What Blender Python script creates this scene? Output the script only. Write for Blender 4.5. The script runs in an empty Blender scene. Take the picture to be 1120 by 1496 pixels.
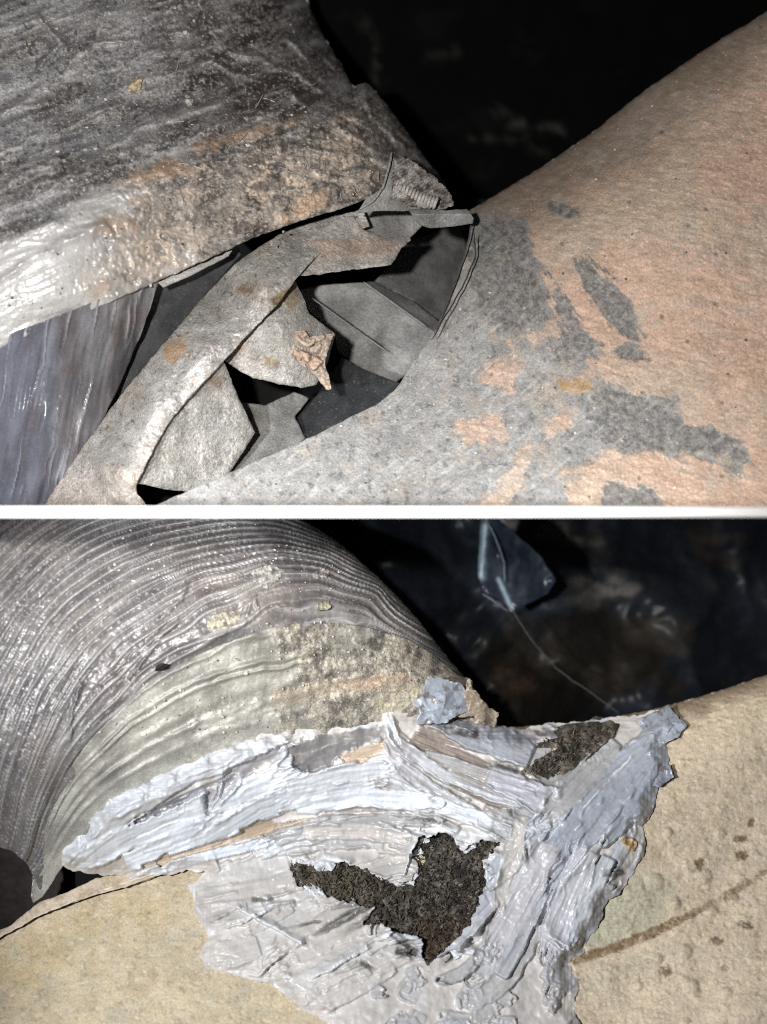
import bpy, math, random
import numpy as np
from mathutils import Vector

# ------------------------------------------------------------------ camera, world, lamps
scene = bpy.context.scene
D = 2.2                                   # distance from the lens to the y = 0 plane
cam_data = bpy.data.cameras.new("camera")
cam_data.sensor_fit = 'HORIZONTAL'
cam_data.sensor_width = 36
cam_data.lens = 36 * D / 1.12
cam_data.clip_start = 0.05
cam_data.clip_end = 200
cam_data.dof.use_dof = True                 # shallow focus of a close-up
cam_data.dof.focus_distance = D + 0.02
cam_data.dof.aperture_fstop = 2.6
cam = bpy.data.objects.new("camera", cam_data)
cam.location = (0, -D, 0)
cam.rotation_euler = (math.radians(90), 0, 0)
scene.collection.objects.link(cam)
scene.camera = cam

world = bpy.data.worlds.new("World")
scene.world = world
world.use_nodes = True
bg = world.node_tree.nodes['Background']
bg.inputs['Color'].default_value = (0.9, 0.95, 1.0, 1)
bg.inputs['Strength'].default_value = 0.012
scene.view_settings.view_transform = 'Standard'
scene.view_settings.look = 'None'
scene.view_settings.exposure = 0
scene.view_settings.gamma = 1
scene.cycles.use_denoising = False            # the fine grit is real detail, keep it
scene.cycles.use_adaptive_sampling = False
scene.cycles.filter_width = 1.1


def lamp(name, loc, aim, power, color, size, angle, blend):
    d = bpy.data.lights.new(name, 'SPOT')
    d.energy = power
    d.color = color
    d.shadow_soft_size = size
    d.spot_size = math.radians(angle)
    d.spot_blend = blend
    o = bpy.data.objects.new(name, d)
    o.location = loc
    o.rotation_euler = (Vector(aim) - Vector(loc)).to_track_quat('-Z', 'Y').to_euler()
    scene.collection.objects.link(o)


# a torch beside the lens for each of the two places
lamp("torch_light", (-0.28, -2.05, 0.14), (-0.02, 0, 0.36), 198, (1.0, 0.97, 0.93), 0.03, 50, 0.6)
lamp("torch_light", (-0.65, -1.85, -0.03), (0.0, 0, -0.42), 220, (0.96, 0.98, 1.0), 0.03, 44, 0.6)


# ------------------------------------------------------------------ numpy tools
def h2(ix, iy, seed):
    ix = ix.astype(np.int64)
    iy = iy.astype(np.int64)
    h = (ix * 374761393 + iy * 668265263 + seed * 974634777) & 0xffffffff
    h = ((h ^ (h >> 13)) * 1274126177) & 0xffffffff
    h = ((h ^ (h >> 16)) * 2246822519) & 0xffffffff
    return ((h ^ (h >> 15)) & 0xffffff) / float(0x1000000)


def perlin(x, y, seed=0):
    x = np.asarray(x, float)
    y = np.asarray(y, float)
    x0 = np.floor(x)
    y0 = np.floor(y)
    fx = x - x0
    fy = y - y0
    u = fx * fx * fx * (fx * (fx * 6 - 15) + 10)
    v = fy * fy * fy * (fy * (fy * 6 - 15) + 10)

    def g(i, j):
        a = h2(x0 + i, y0 + j, seed) * 2 * math.pi
        return np.cos(a) * (fx - i) + np.sin(a) * (fy - j)
    a = g(0, 0) * (1 - u) + g(1, 0) * u
    b = g(0, 1) * (1 - u) + g(1, 1) * u
    return (a * (1 - v) + b * v) * 1.5


def fbm(x, y, s, seed=0, octv=4, gain=0.5):
    t = 0
    a = 1.0
    f = 1.0 / s
    n = 0
    for i in range(octv):
        t = t + a * perlin(x * f + 17.3 * i, y * f - 9.1 * i, seed + i * 31)
        n += a
        a *= gain
        f *= 2.03
    return t / n * 1.4


def ridged(x, y, s, seed=0, octv=4):
    t = 0
    a = 1.0
    f = 1.0 / s
    n = 0
    for i in range(octv):
        t = t + a * (1 - np.abs(perlin(x * f + 7.7 * i, y * f + 3.1 * i, seed + i * 57)) * 1.6)
        n += a
        a *= 0.5
        f *= 2.1
    return t / n


def cells(x, y, s, seed=0):
    x = np.asarray(x, float) / s
    y = np.asarray(y, float) / s
    x0 = np.floor(x)
    y0 = np.floor(y)
    f1 = np.full(x.shape, 9.0)
    f2 = np.full(x.shape, 9.0)
    cid = np.zeros(x.shape)
    for i in (-1, 0, 1):
        for j in (-1, 0, 1):
            cx = x0 + i + h2(x0 + i, y0 + j, seed)
            cy = y0 + j + h2(x0 + i, y0 + j, seed + 7)
            d = np.hypot(x - cx, y - cy)
            k = h2(x0 + i, y0 + j, seed + 19)
            near = d < f1
            f2 = np.where(near, f1, np.minimum(f2, d))
            cid = np.where(near, k, cid)
            f1 = np.where(near, d, f1)
    return f1, f2, cid


def rot(x, y, deg):
    c, s = math.cos(math.radians(deg)), math.sin(math.radians(deg))
    return x * c + y * s, -x * s + y * c


def sstep(a, b, x):
    t = np.clip((x - a) / (b - a), 0, 1)
    return t * t * (3 - 2 * t)


def mix(a, b, t):
    a = np.asarray(a, float)
    b = np.asarray(b, float)
    t = np.asarray(t, float)
    if a.ndim == 1 and a.shape == (3,):
        a = a[None, :]
    if b.ndim == 1 and b.shape == (3,):
        b = b[None, :]
    if (a.ndim == 2 or b.ndim == 2) and t.ndim == 1:
        t = t[:, None]
    return a * (1 - t) + b * t


def linedist(pts, x, y):
    best = np.full(np.shape(x), 1e9)
    for (ax, ay), (bx, by) in zip(pts[:-1], pts[1:]):
        dx, dy = bx - ax, by - ay
        t = np.clip(((x - ax) * dx + (y - ay) * dy) / (dx * dx + dy * dy + 1e-9), 0, 1)
        best = np.minimum(best, (x - ax - t * dx) ** 2 + (y - ay - t * dy) ** 2)
    return np.sqrt(best)


def sdf(poly, x, y):                       # positive inside
    pts = list(poly) + [poly[0]]
    d = linedist(pts, x, y)
    ins = np.zeros(np.shape(x), bool)
    for (ax, ay), (bx, by) in zip(pts[:-1], pts[1:]):
        c = ((ay > y) != (by > y))
        if ay != by:
            ins ^= c & (x < (bx - ax) * (y - ay) / (by - ay) + ax)
    return np.where(ins, d, -d)


def pmask(poly, x, y, feather=4, amp=10, s=22, seed=0, ang=None):
    xs = [p[0] for p in poly]
    ys = [p[1] for p in poly]
    m = 3 * amp + feather + 5
    out = np.zeros(np.shape(x))
    k = (x > min(xs) - m) & (x < max(xs) + m) & (y > min(ys) - m) & (y < max(ys) + m)
    if k.any():
        xx, yy = x[k], y[k]
        if ang is None:
            d = sdf(poly, xx, yy) + amp * fbm(xx, yy, s, seed, 4, 0.6)
        else:                              # ragged along one scraping direction
            a, b = rot(xx, yy, ang)
            d = sdf(poly, xx, yy) + amp * fbm(a * .38, b * 1.3, s, seed, 5, 0.7)
        out[k] = sstep(-feather, feather, d)
    return out


class TPS:
    def __init__(self, pts, reg=1e-4):
        p = np.array(pts, float)
        self.c = p[:, :2] / 300.0
        n = len(p)
        r = np.hypot(self.c[:, None, 0] - self.c[None, :, 0], self.c[:, None, 1] - self.c[None, :, 1])
        K = self.k(r) + reg * np.eye(n)
        P = np.hstack([np.ones((n, 1)), self.c])
        A = np.zeros((n + 3, n + 3))
        A[:n, :n] = K
        A[:n, n:] = P
        A[n:, :n] = P.T
        b = np.zeros(n + 3)
        b[:n] = p[:, 2]
        w = np.linalg.solve(A, b)
        self.w, self.a = w[:n], w[n:]

    @staticmethod
    def k(r):
        return r * r * np.log(r + 1e-9)

    def __call__(self, x, y):
        x = np.asarray(x, float) / 300.0
        y = np.asarray(y, float) / 300.0
        o = self.a[0] + self.a[1] * x + self.a[2] * y
        for (cx, cy), w in zip(self.c, self.w):
            o = o + w * self.k(np.hypot(x - cx, y - cy))
        return o


def world_xyz(px, py, d):
    s = (D + d) / D / 1000.0
    return np.stack([(px - 560) * s, np.asarray(d) + 0 * px, (747.5 - py) * s], -1)


def jag(poly, amp=2.0, seg=3.0, s=14, seed=0, smooth=1, closed=True):
    pts = [tuple(map(float, p)) for p in poly]
    for _ in range(smooth):
        q = []
        n = len(pts)
        rng = range(n if closed else n - 1)
        if not closed:
            q.append(pts[0])
        for i in rng:
            a, b = pts[i], pts[(i + 1) % n]
            q.append((a[0] * .78 + b[0] * .22, a[1] * .78 + b[1] * .22))
            q.append((a[0] * .22 + b[0] * .78, a[1] * .22 + b[1] * .78))
        if not closed:
            q.append(pts[-1])
        pts = q
    out = []
    n = len(pts)
    for i in range(n if closed else n - 1):
        a, b = pts[i], pts[(i + 1) % n]
        L = math.hypot(b[0] - a[0], b[1] - a[1])
        k = max(1, int(L / seg))
        for j in range(k):
            t = j / k
            out.append((a[0] + (b[0] - a[0]) * t, a[1] + (b[1] - a[1]) * t))
    if not closed:
        out.append(pts[-1])
    o = np.array(out)
    if amp > 0:
        o = o + amp * np.stack([fbm(o[:, 0], o[:, 1], s, seed, 4, .65), fbm(o[:, 0] + 91, o[:, 1] - 57, s, seed + 5, 4, .65)], -1)
    return o


def inside_rows(poly, xs, ys):
    """scanline fill of a polygon at the grid points ys x xs"""
    res = np.zeros((len(ys), len(xs)), bool)
    a = np.asarray(poly)
    b = np.roll(a, -1, 0)
    for r, y in enumerate(ys):
        c = (a[:, 1] > y) != (b[:, 1] > y)
        if not c.any():
            continue
        aa, bb = a[c], b[c]
        xc = np.sort((bb[:, 0] - aa[:, 0]) * (y - aa[:, 1]) / (bb[:, 1] - aa[:, 1]) + aa[:, 0])
        res[r] = (np.searchsorted(xc, xs) % 2) == 1
    return res


# ------------------------------------------------------------------ materials
def surface_material(name, grain=420, grain_amt=0.35, bump=0.35, bump_scale=300, specks=0.0, speck_col=(.6, .58, .55), spec=0.5, coat=0.0, big=40):
    m = bpy.data.materials.new(name)
    m.use_nodes = True
    nt = m.node_tree
    N, L = nt.nodes, nt.links
    b = N['Principled BSDF']
    col = N.new('ShaderNodeAttribute')
    col.attribute_name = 'tint'
    pr = N.new('ShaderNodeAttribute')
    pr.attribute_name = 'finish'
    sep = N.new('ShaderNodeSeparateColor')
    L.new(pr.outputs['Color'], sep.inputs[0])
    tc = N.new('ShaderNodeTexCoord')
    n1 = N.new('ShaderNodeTexNoise')
    n1.inputs['Scale'].default_value = grain
    n1.inputs['Detail'].default_value = 4
    n1.inputs['Roughness'].default_value = 0.7
    L.new(tc.outputs['Object'], n1.inputs['Vector'])
    n2 = N.new('ShaderNodeTexNoise')
    n2.inputs['Scale'].default_value = big
    n2.inputs['Detail'].default_value = 5
    L.new(tc.outputs['Object'], n2.inputs['Vector'])
    r1 = N.new('ShaderNodeMapRange')
    r1.inputs['From Min'].default_value = 0.3
    r1.inputs['From Max'].default_value = 0.7
    r1.inputs['To Min'].default_value = 1 - grain_amt
    r1.inputs['To Max'].default_value = 1 + grain_amt
    L.new(n1.outputs['Fac'], r1.inputs['Value'])
    r2 = N.new('ShaderNodeMapRange')
    r2.inputs['From Min'].default_value = 0.3
    r2.inputs['From Max'].default_value = 0.7
    r2.inputs['To Min'].default_value = 1 - grain_amt * 0.5
    r2.inputs['To Max'].default_value = 1 + grain_amt * 0.5
    L.new(n2.outputs['Fac'], r2.inputs['Value'])
    mu = N.new('ShaderNodeMath')
    mu.operation = 'MULTIPLY'
    L.new(r1.outputs[0], mu.inputs[0])
    L.new(r2.outputs[0], mu.inputs[1])
    vm = N.new('ShaderNodeVectorMath')
    vm.operation = 'SCALE'
    L.new(col.outputs['Color'], vm.inputs[0])
    m1 = N.new('ShaderNodeMath')
    m1.operation = 'SUBTRACT'
    L.new(mu.outputs[0], m1.inputs[0])
    m1.inputs[1].default_value = 1
    m2 = N.new('ShaderNodeMath')
    m2.operation = 'MULTIPLY_ADD'
    L.new(m1.outputs[0], m2.inputs[0])
    L.new(sep.outputs[2], m2.inputs[1])
    m2.inputs[2].default_value = 1
    L.new(m2.outputs[0], vm.inputs['Scale'])
    last = vm.outputs[0]
    if specks > 0:
        vo = N.new('ShaderNodeTexVoronoi')
        vo.inputs['Scale'].default_value = 150
        L.new(tc.outputs['Object'], vo.inputs['Vector'])
        sr = N.new('ShaderNodeMapRange')
        sr.inputs['From Min'].default_value = 0.16
        sr.inputs['From Max'].default_value = 0.30
        sr.inputs['To Min'].default_value = specks
        sr.inputs['To Max'].default_value = 0
        L.new(vo.outputs['Distance'], sr.inputs['Value'])
        mul = N.new('ShaderNodeMath')
        mul.operation = 'MULTIPLY'
        L.new(sr.outputs[0], mul.inputs[0])
        vc = N.new('ShaderNodeSeparateColor')
        L.new(vo.outputs['Color'], vc.inputs[0])
        gt = N.new('ShaderNodeMath')
        gt.operation = 'GREATER_THAN'
        gt.inputs[1].default_value = 0.6
        L.new(vc.outputs[0], gt.inputs[0])
        L.new(gt.outputs[0], mul.inputs[1])
        mx = N.new('ShaderNodeMix')
        mx.data_type = 'RGBA'
        L.new(mul.outputs[0], mx.inputs['Factor'])
        L.new(last, mx.inputs[6])
        mx.inputs[7].default_value = (*speck_col, 1)
        last = mx.outputs[2]
    L.new(last, b.inputs['Base Color'])
    # roughness varies a little with the same dirt
    ra = N.new('ShaderNodeMath')
    ra.operation = 'MULTIPLY_ADD'
    L.new(n2.outputs['Fac'], ra.inputs[0])
    ra.inputs[1].default_value = 0.25
    rs = N.new('ShaderNodeMath')
    rs.operation = 'SUBTRACT'
    L.new(sep.outputs[0], rs.inputs[0])
    rs.inputs[1].default_value = 0.125
    L.new(rs.outputs[0], ra.inputs[2])
    L.new(ra.outputs[0], b.inputs['Roughness'])
    L.new(sep.outputs[1], b.inputs['Metallic'])
    b.inputs['Specular IOR Level'].default_value = spec
    b.inputs['Coat Weight'].default_value = coat
    b.inputs['Coat Roughness'].default_value = 0.2
    nb = N.new('ShaderNodeTexNoise')
    nb.inputs['Scale'].default_value = bump_scale
    nb.inputs['Detail'].default_value = 5
    nb.inputs['Roughness'].default_value = 0.65
    L.new(tc.outputs['Object'], nb.inputs['Vector'])
    bu = N.new('ShaderNodeBump')
    bu.inputs['Distance'].default_value = 0.004
    L.new(nb.outputs['Fac'], bu.inputs['Height'])
    bs = N.new('ShaderNodeMath')
    bs.operation = 'MULTIPLY'
    L.new(sep.outputs[2], bs.inputs[0])
    bs.inputs[1].default_value = bump
    L.new(bs.outputs[0], bu.inputs['Strength'])
    L.new(bu.outputs[0], b.inputs['Normal'])
    return m


M_DIRT = surface_material('dusty_jacket', 300, .5, .38, 260, .12, (.55, .53, .5), big=45)
M_FILM = surface_material('wrinkled_film', 300, .25, .16, 140, .1, (.5, .5, .5), big=30, coat=.1)
M_METAL = surface_material('dusty_sheet_metal', 300, .45, .55, 240, .15, (.55, .52, .47), big=45)
M_COAT = surface_material('dried_duct_coating', 330, .34, .34, 230, .12, (.62, .56, .5), spec=.3, big=50)
M_BEIGE = surface_material('beige_duct_paint', 300, .24, .22, 190, .06, (.66, .6, .5), spec=.35, big=36)
M_SEAL = surface_material('smeared_sealant', 250, .06, .12, 170, 0, spec=.5, coat=.1, big=30)
M_FIBRE = surface_material('dark_fibre', 520, .6, 1.0, 420, .2, (.22, .2, .17), spec=.3, big=60)
M_BLACK = surface_material('black_plastic', 120, .4, .25, 60, 0, spec=.12, big=14)
M_BOARD = surface_material('white_board', 90, .02, .05, 200, 0, spec=.3, big=9)


# ------------------------------------------------------------------ object builders
def link_mesh(name, verts, faces, mat, parent=None, tint=None, finish=None, smooth=True):
    verts = np.asarray(verts, float)
    base = np.array(parent_world(parent)) if parent else np.array([(verts[:, 0].min() + verts[:, 0].max()) / 2, (verts[:, 1].min() + verts[:, 1].max()) / 2, verts[:, 2].min()])
    v = verts - base
    me = bpy.data.meshes.new(name)
    tri = [f for f in faces if len(f)]
    nv = len(v)
    me.vertices.add(nv)
    me.vertices.foreach_set('co', v.astype(np.float32).ravel())
    loops = np.concatenate([np.asarray(f).ravel() for f in tri]).astype(np.int32)
    counts = np.concatenate([np.full(len(f), np.asarray(f).shape[1]) for f in tri]).astype(np.int32)
    starts = np.concatenate([[0], np.cumsum(counts)[:-1]]).astype(np.int32)
    me.loops.add(len(loops))
    me.loops.foreach_set('vertex_index', loops)
    me.polygons.add(len(counts))
    me.polygons.foreach_set('loop_start', starts)
    me.polygons.foreach_set('use_smooth', np.full(len(counts), smooth))
    me.update(calc_edges=True)
    me.validate()
    for nm, arr, dflt in (('tint', tint, (.3, .3, .3)), ('finish', finish, (.6, 0, 1))):
        a = me.attributes.new(nm, 'FLOAT_COLOR', 'POINT')
        full = np.ones((nv, 4), np.float32)
        full[:, :3] = np.asarray(dflt if arr is None else arr)
        a.data.foreach_set('color', full.ravel())
    me.materials.append(mat)
    o = bpy.data.objects.new(name, me)
    scene.collection.objects.link(o)
    if parent:
        o.parent = parent
    else:
        o.location = base
    return o


def parent_world(o):
    l = Vector(o.location)
    while o.parent:
        o = o.parent
        l = l + Vector(o.location)
    return l


def tag(o, label=None, category=None, group=None, kind=None):
    for k, v in (('label', label), ('category', category), ('group', group), ('kind', kind)):
        if v:
            o[k] = v
    return o


def thing(name, label, category, px, py, d, group=None):
    o = bpy.data.objects.new(name, None)
    o.location = world_xyz(np.array(float(px)), np.array(float(py)), d)
    o.empty_display_size = 0.05
    scene.collection.objects.link(o)
    return tag(o, label, category, group)


def sheet(name, poly, depth, mat, parent=None, step=2.0, thick=0.01, look=None, holes=(), back=False, smooth=True):
    """A shaped skin: the outline is cut from a fine grid, every vertex gets its own depth, and the rim
    is turned back by its thickness. look(px, py) -> (lift towards the viewer, tint, roughness, metallic, grain)."""
    poly = np.asarray(poly, float)
    x0, y0 = poly.min(0) - step
    x1, y1 = poly.max(0) + step
    xs = np.arange(x0, x1 + step, step)
    ys = np.arange(y0, y1 + step, step)
    cx, cy = xs[:-1] + step / 2, ys[:-1] + step / 2
    keep = inside_rows(poly, cx, cy)
    for h in holes:
        keep &= ~inside_rows(h, cx, cy)
    r, c = np.nonzero(keep)
    W = len(xs)
    q = np.stack([r * W + c, (r + 1) * W + c, (r + 1) * W + c + 1, r * W + c + 1], 1)
    used = np.unique(q)
    remap = np.full(W * len(ys), -1, np.int64)
    remap[used] = np.arange(len(used))
    q = remap[q]
    px = xs[used % W].copy()
    py = ys[used // W].copy()
    # rim edges (used by one quad only)
    e = np.concatenate([q[:, [0, 1]], q[:, [1, 2]], q[:, [2, 3]], q[:, [3, 0]]])
    key = np.sort(e, 1)
    key = key[:, 0] * len(px) + key[:, 1]
    _, inv, cnt = np.unique(key, return_inverse=True, return_counts=True)
    rim = e[cnt[inv] == 1]
    rv = np.unique(rim)
    # move rim vertices onto the outline
    bx, by = px[rv], py[rv]
    best = np.full(len(rv), 1e9)
    nx, ny = bx.copy(), by.copy()
    for pl in [poly] + [np.asarray(h, float) for h in holes]:
        A = pl
        B = np.roll(pl, -1, 0)
        for k in range(len(A)):
            ax, ay = A[k]
            dx, dy = B[k] - A[k]
            near = (np.abs(bx - ax) < abs(dx) + 3 * step) & (np.abs(by - ay) < abs(dy) + 3 * step)
            if not near.any():
                continue
            t = np.clip(((bx[near] - ax) * dx + (by[near] - ay) * dy) / (dx * dx + dy * dy + 1e-9), 0, 1)
            qx, qy = ax + t * dx, ay + t * dy
            d = np.hypot(bx[near] - qx, by[near] - qy)
            better = d < best[near]
            idx = np.nonzero(near)[0][better]
            best[idx] = d[better]
            nx[idx] = qx[better]
            ny[idx] = qy[better]
    ok = best < 1.5 * step
    px[rv[ok]] = nx[ok]
    py[rv[ok]] = ny[ok]
    d = np.asarray(depth(px, py)) + 0 * px
    if look:
        lift, tint, rough, metal, grain = look(px, py)
        d = d - lift
        tint = np.broadcast_to(np.asarray(tint, float), (len(px), 3))
        fin = np.stack([np.broadcast_to(np.asarray(a, float), px.shape) for a in (rough, metal, grain)], 1)
    else:
        tint = np.full((len(px), 3), .3)
        fin = np.tile([.6, 0, 1.], (len(px), 1))
    V = world_xyz(px, py, d)
    n = len(px)
    faces = [q]
    if back:
        Vb = world_xyz(px, py, d + thick)
        V = np.concatenate([V, Vb])
        tint = np.concatenate([tint, tint])
        fin = np.concatenate([fin, fin])
        faces.append(q[:, ::-1] + n)
        faces.append(np.stack([rim[:, 1], rim[:, 0], rim[:, 0] + n, rim[:, 1] + n], 1))
    else:
        m2 = np.full(n, -1)
        m2[rv] = np.arange(len(rv)) + n
        V = np.concatenate([V, world_xyz(px[rv], py[rv], d[rv] + thick)])
        tint = np.concatenate([tint, tint[rv]])
        fin = np.concatenate([fin, fin[rv]])
        faces.append(np.stack([rim[:, 1], rim[:, 0], m2[rim[:, 0]], m2[rim[:, 1]]], 1))
    return link_mesh(name, V, faces, mat, parent, tint, fin, smooth)


def tube(name, pts, rad, mat, parent=None, tint=(.1, .1, .1), finish=(.5, 0, 1), sides=7, seed=0, wob=0.0, twist=None):
    P = []
    for a, b in zip(pts[:-1], pts[1:]):
        k = max(2, int(math.hypot(b[0] - a[0], b[1] - a[1]) / 4))
        for j in range(k):
            t = j / k
            P.append([a[i] + (b[i] - a[i]) * t for i in range(3)])
    P.append(list(pts[-1]))
    P = np.array(P)
    if len(P) > 6:
        for _ in range(3):
            P[1:-1] = (P[:-2] + 2 * P[1:-1] + P[2:]) / 4
    if wob:
        P[:, 0] += wob * fbm(P[:, 0], P[:, 1], 20, seed)
        P[:, 1] += wob * fbm(P[:, 0], P[:, 1], 20, seed + 3)
    C = world_xyz(P[:, 0], P[:, 1], P[:, 2])
    T = np.gradient(C, axis=0)
    T /= np.linalg.norm(T, axis=1)[:, None] + 1e-9
    up = np.array([0, 1.0, 0.01])
    S = np.cross(T, up)
    S /= np.linalg.norm(S, axis=1)[:, None] + 1e-9
    U = np.cross(S, T)
    n = len(C)
    t = np.linspace(0, 1, n)
    r = rad / 1000.0 * np.minimum(1, np.minimum(t, 1 - t) * 12 + .35)
    V = []
    for k in range(sides):
        a = 2 * math.pi * k / sides
        rr = r * (1 + (twist or 0) * np.sin(np.arange(n) * 1.6))
        V.append(C + (S * math.cos(a) + U * math.sin(a)) * rr[:, None])
    V = np.stack(V, 1).reshape(-1, 3)
    i = np.arange(n - 1)[:, None] * sides
    k = np.arange(sides)[None, :]
    k2 = (k + 1) % sides
    q = np.stack([i + k, i + k2, i + sides + k2, i + sides + k], -1).reshape(-1, 4)
    return link_mesh(name, V, [q], mat, parent, np.tile(tint, (len(V), 1)), np.tile(finish, (len(V), 1)))


def crumbs(name, spots, mat, parent, tints, rnd):
    """little many-sided lumps: spots = (px, py, depth, radius_px)"""
    V, F, T = [], [], []
    for (x, y, d, r) in spots:
        b = len(V)
        t = rnd.choice(tints)
        f = rnd.uniform(.75, 1.2)
        sx, sy = rnd.uniform(.7, 1.4), rnd.uniform(.6, 1.1)
        a0 = rnd.uniform(0, 6.28)
        for ring, (rr, dd) in enumerate(((1.0, .35), (.75, -.35))):
            for k in range(6):
                a = a0 + k * 1.047 + rnd.uniform(-.25, .25)
                q = r * rr * rnd.uniform(.75, 1.2)
                V.append(world_xyz(np.array(x + q * sx * math.cos(a)), np.array(y + q * sy * math.sin(a)), d + dd * r / 1000))
                T.append([c * f for c in t])
        V.append(world_xyz(np.array(float(x)), np.array(float(y)), d - .75 * r / 1000))
        T.append([c * f for c in t])
        for k in range(6):
            k2 = (k + 1) % 6
            F += [(b + k, b + k2, b + 6 + k2), (b + k, b + 6 + k2, b + 6 + k), (b + 6 + k, b + 6 + k2, b + 12)]
    o = link_mesh(name, np.array(V), [np.array(F)[:, ::-1]], mat, parent, np.array(T), np.tile([.85, 0, 1.], (len(V), 1)), False)
    o['kind'] = 'stuff'
    return o


def roll(dist, width, amount):
    """how far a round body falls back within `width` px of its outline"""
    t = np.clip(1 - dist / width, 0, 1)
    return amount * (1 - np.sqrt(np.clip(1 - t * t, 0, 1)))


rnd = random.Random(4)

# ------------------------------------------------------------------ added white board, a divider between the upper and the lower place
def board():
    hz = 7.5 / 1000 * (D - .5) / D
    x, y0, y1 = 1.3, -.5, 1.5
    b = .0012
    V = []
    for (yy, zz) in ((y0, -hz + b), (y0, hz - b), (y0 + b, hz), (y1, hz), (y1, -hz), (y0 + b, -hz)):
        V += [(-x, yy, zz), (x, yy, zz)]
    F = [(2 * k, 2 * k + 1, (2 * k + 3) % 12, (2 * k + 2) % 12) for k in range(6)]
    o = link_mesh('divider_board', np.array(V), [np.array(F)[:, ::-1], np.array([[0, 2, 4, 6, 8, 10]]), np.array([[1, 3, 5, 7, 9, 11]])[:, ::-1]], M_BOARD, None,
                  np.tile([.86, .86, .86], (12, 1)), np.tile([.6, 0, .2], (12, 1)), False)
    tag(o, 'added white divider between the torn duct above and the sealed duct below', None, None, 'structure')


board()

# ================================================================== UPPER PLACE: the torn joint
# ---- main duct on the right, grey coat with peach coat flaking over it
U_SIL = [(668, 318), (690, 305), (745, 272), (800, 238), (870, 190), (930, 140), (1000, 92), (1060, 52), (1100, 30), (1180, -25), (1260, -85)]
U_HOLE = [(196, 747), (212, 744), (300, 706), (372, 674), (440, 645), (505, 612), (570, 580), (612, 515), (632, 490), (652, 445), (672, 395), (684, 350), (690, 320)]
um_t = TPS([(690, 320, .10), (760, 275, .13), (900, 170, .15), (1060, 55, .16), (1240, -70, .17), (1000, 300, -.03), (820, 330, .02),
            (660, 450, .05), (575, 580, 0), (440, 645, -.06), (300, 706, -.10), (800, 560, -.07), (950, 520, -.08), (1100, 350, -.04),
            (1100, 560, -.12), (700, 740, -.17), (1000, 744, -.19), (400, 744, -.12), (1240, 700, -.18), (1240, 200, .03)])


def um_depth(x, y):
    return um_t(x, y) + roll(linedist(U_SIL, x, y), 120, .10)


GREY_ZONE = [(660, 300), (720, 312), (768, 322), (790, 372), (800, 420), (812, 470), (842, 492), (880, 520), (880, 560), (985, 585), (1000, 620), (1085, 655), (1090, 690), (960, 662),
             (880, 662), (850, 690), (830, 720), (800, 780), (100, 790), (100, 690), (300, 690), (560, 570), (640, 470)]
P_DARK = [[(842, 370), (866, 380), (915, 440), (942, 490), (925, 497), (888, 478), (868, 440)],
          [(868, 566), (930, 575), (985, 585), (1000, 620), (1060, 636), (1096, 655), (1085, 672), (1000, 657), (930, 662), (880, 645), (856, 600)],
          [(885, 706), (940, 712), (970, 735), (1010, 765), (870, 765), (880, 722)],
          [(800, 395), (830, 440), (850, 480), (868, 500), (850, 506), (820, 470)],
          [(700, 330), (762, 322), (785, 400), (800, 465), (770, 480), (715, 480), (690, 440), (684, 370)],
          [(792, 490), (850, 482), (880, 500), (870, 520), (810, 525)],
          [(730, 605), (770, 612), (768, 636), (738, 634)],
          [(800, 296), (825, 294), (838, 308), (828, 322), (806, 318)],
          [(895, 500), (935, 498), (940, 520), (905, 528)]]
P_TAN = [[(795, 385), (815, 390), (838, 440), (868, 500), (850, 515), (800, 500), (752, 498), (735, 512), (738, 496), (800, 480), (806, 440)],
         [(668, 620), (720, 605), (745, 620), (735, 650), (680, 646)], [(810, 552), (866, 552), (862, 572), (812, 575)],
         [(700, 545), (735, 520), (760, 540), (748, 570), (712, 568)], [(702, 735), (740, 690), (778, 640), (765, 700), (740, 760), (700, 765)],
         [(860, 520), (960, 548), (985, 575), (900, 565), (850, 545)], [(795, 610), (830, 605), (840, 630), (800, 640)], [(820, 690), (900, 668), (960, 690), (880, 700)]]


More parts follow.
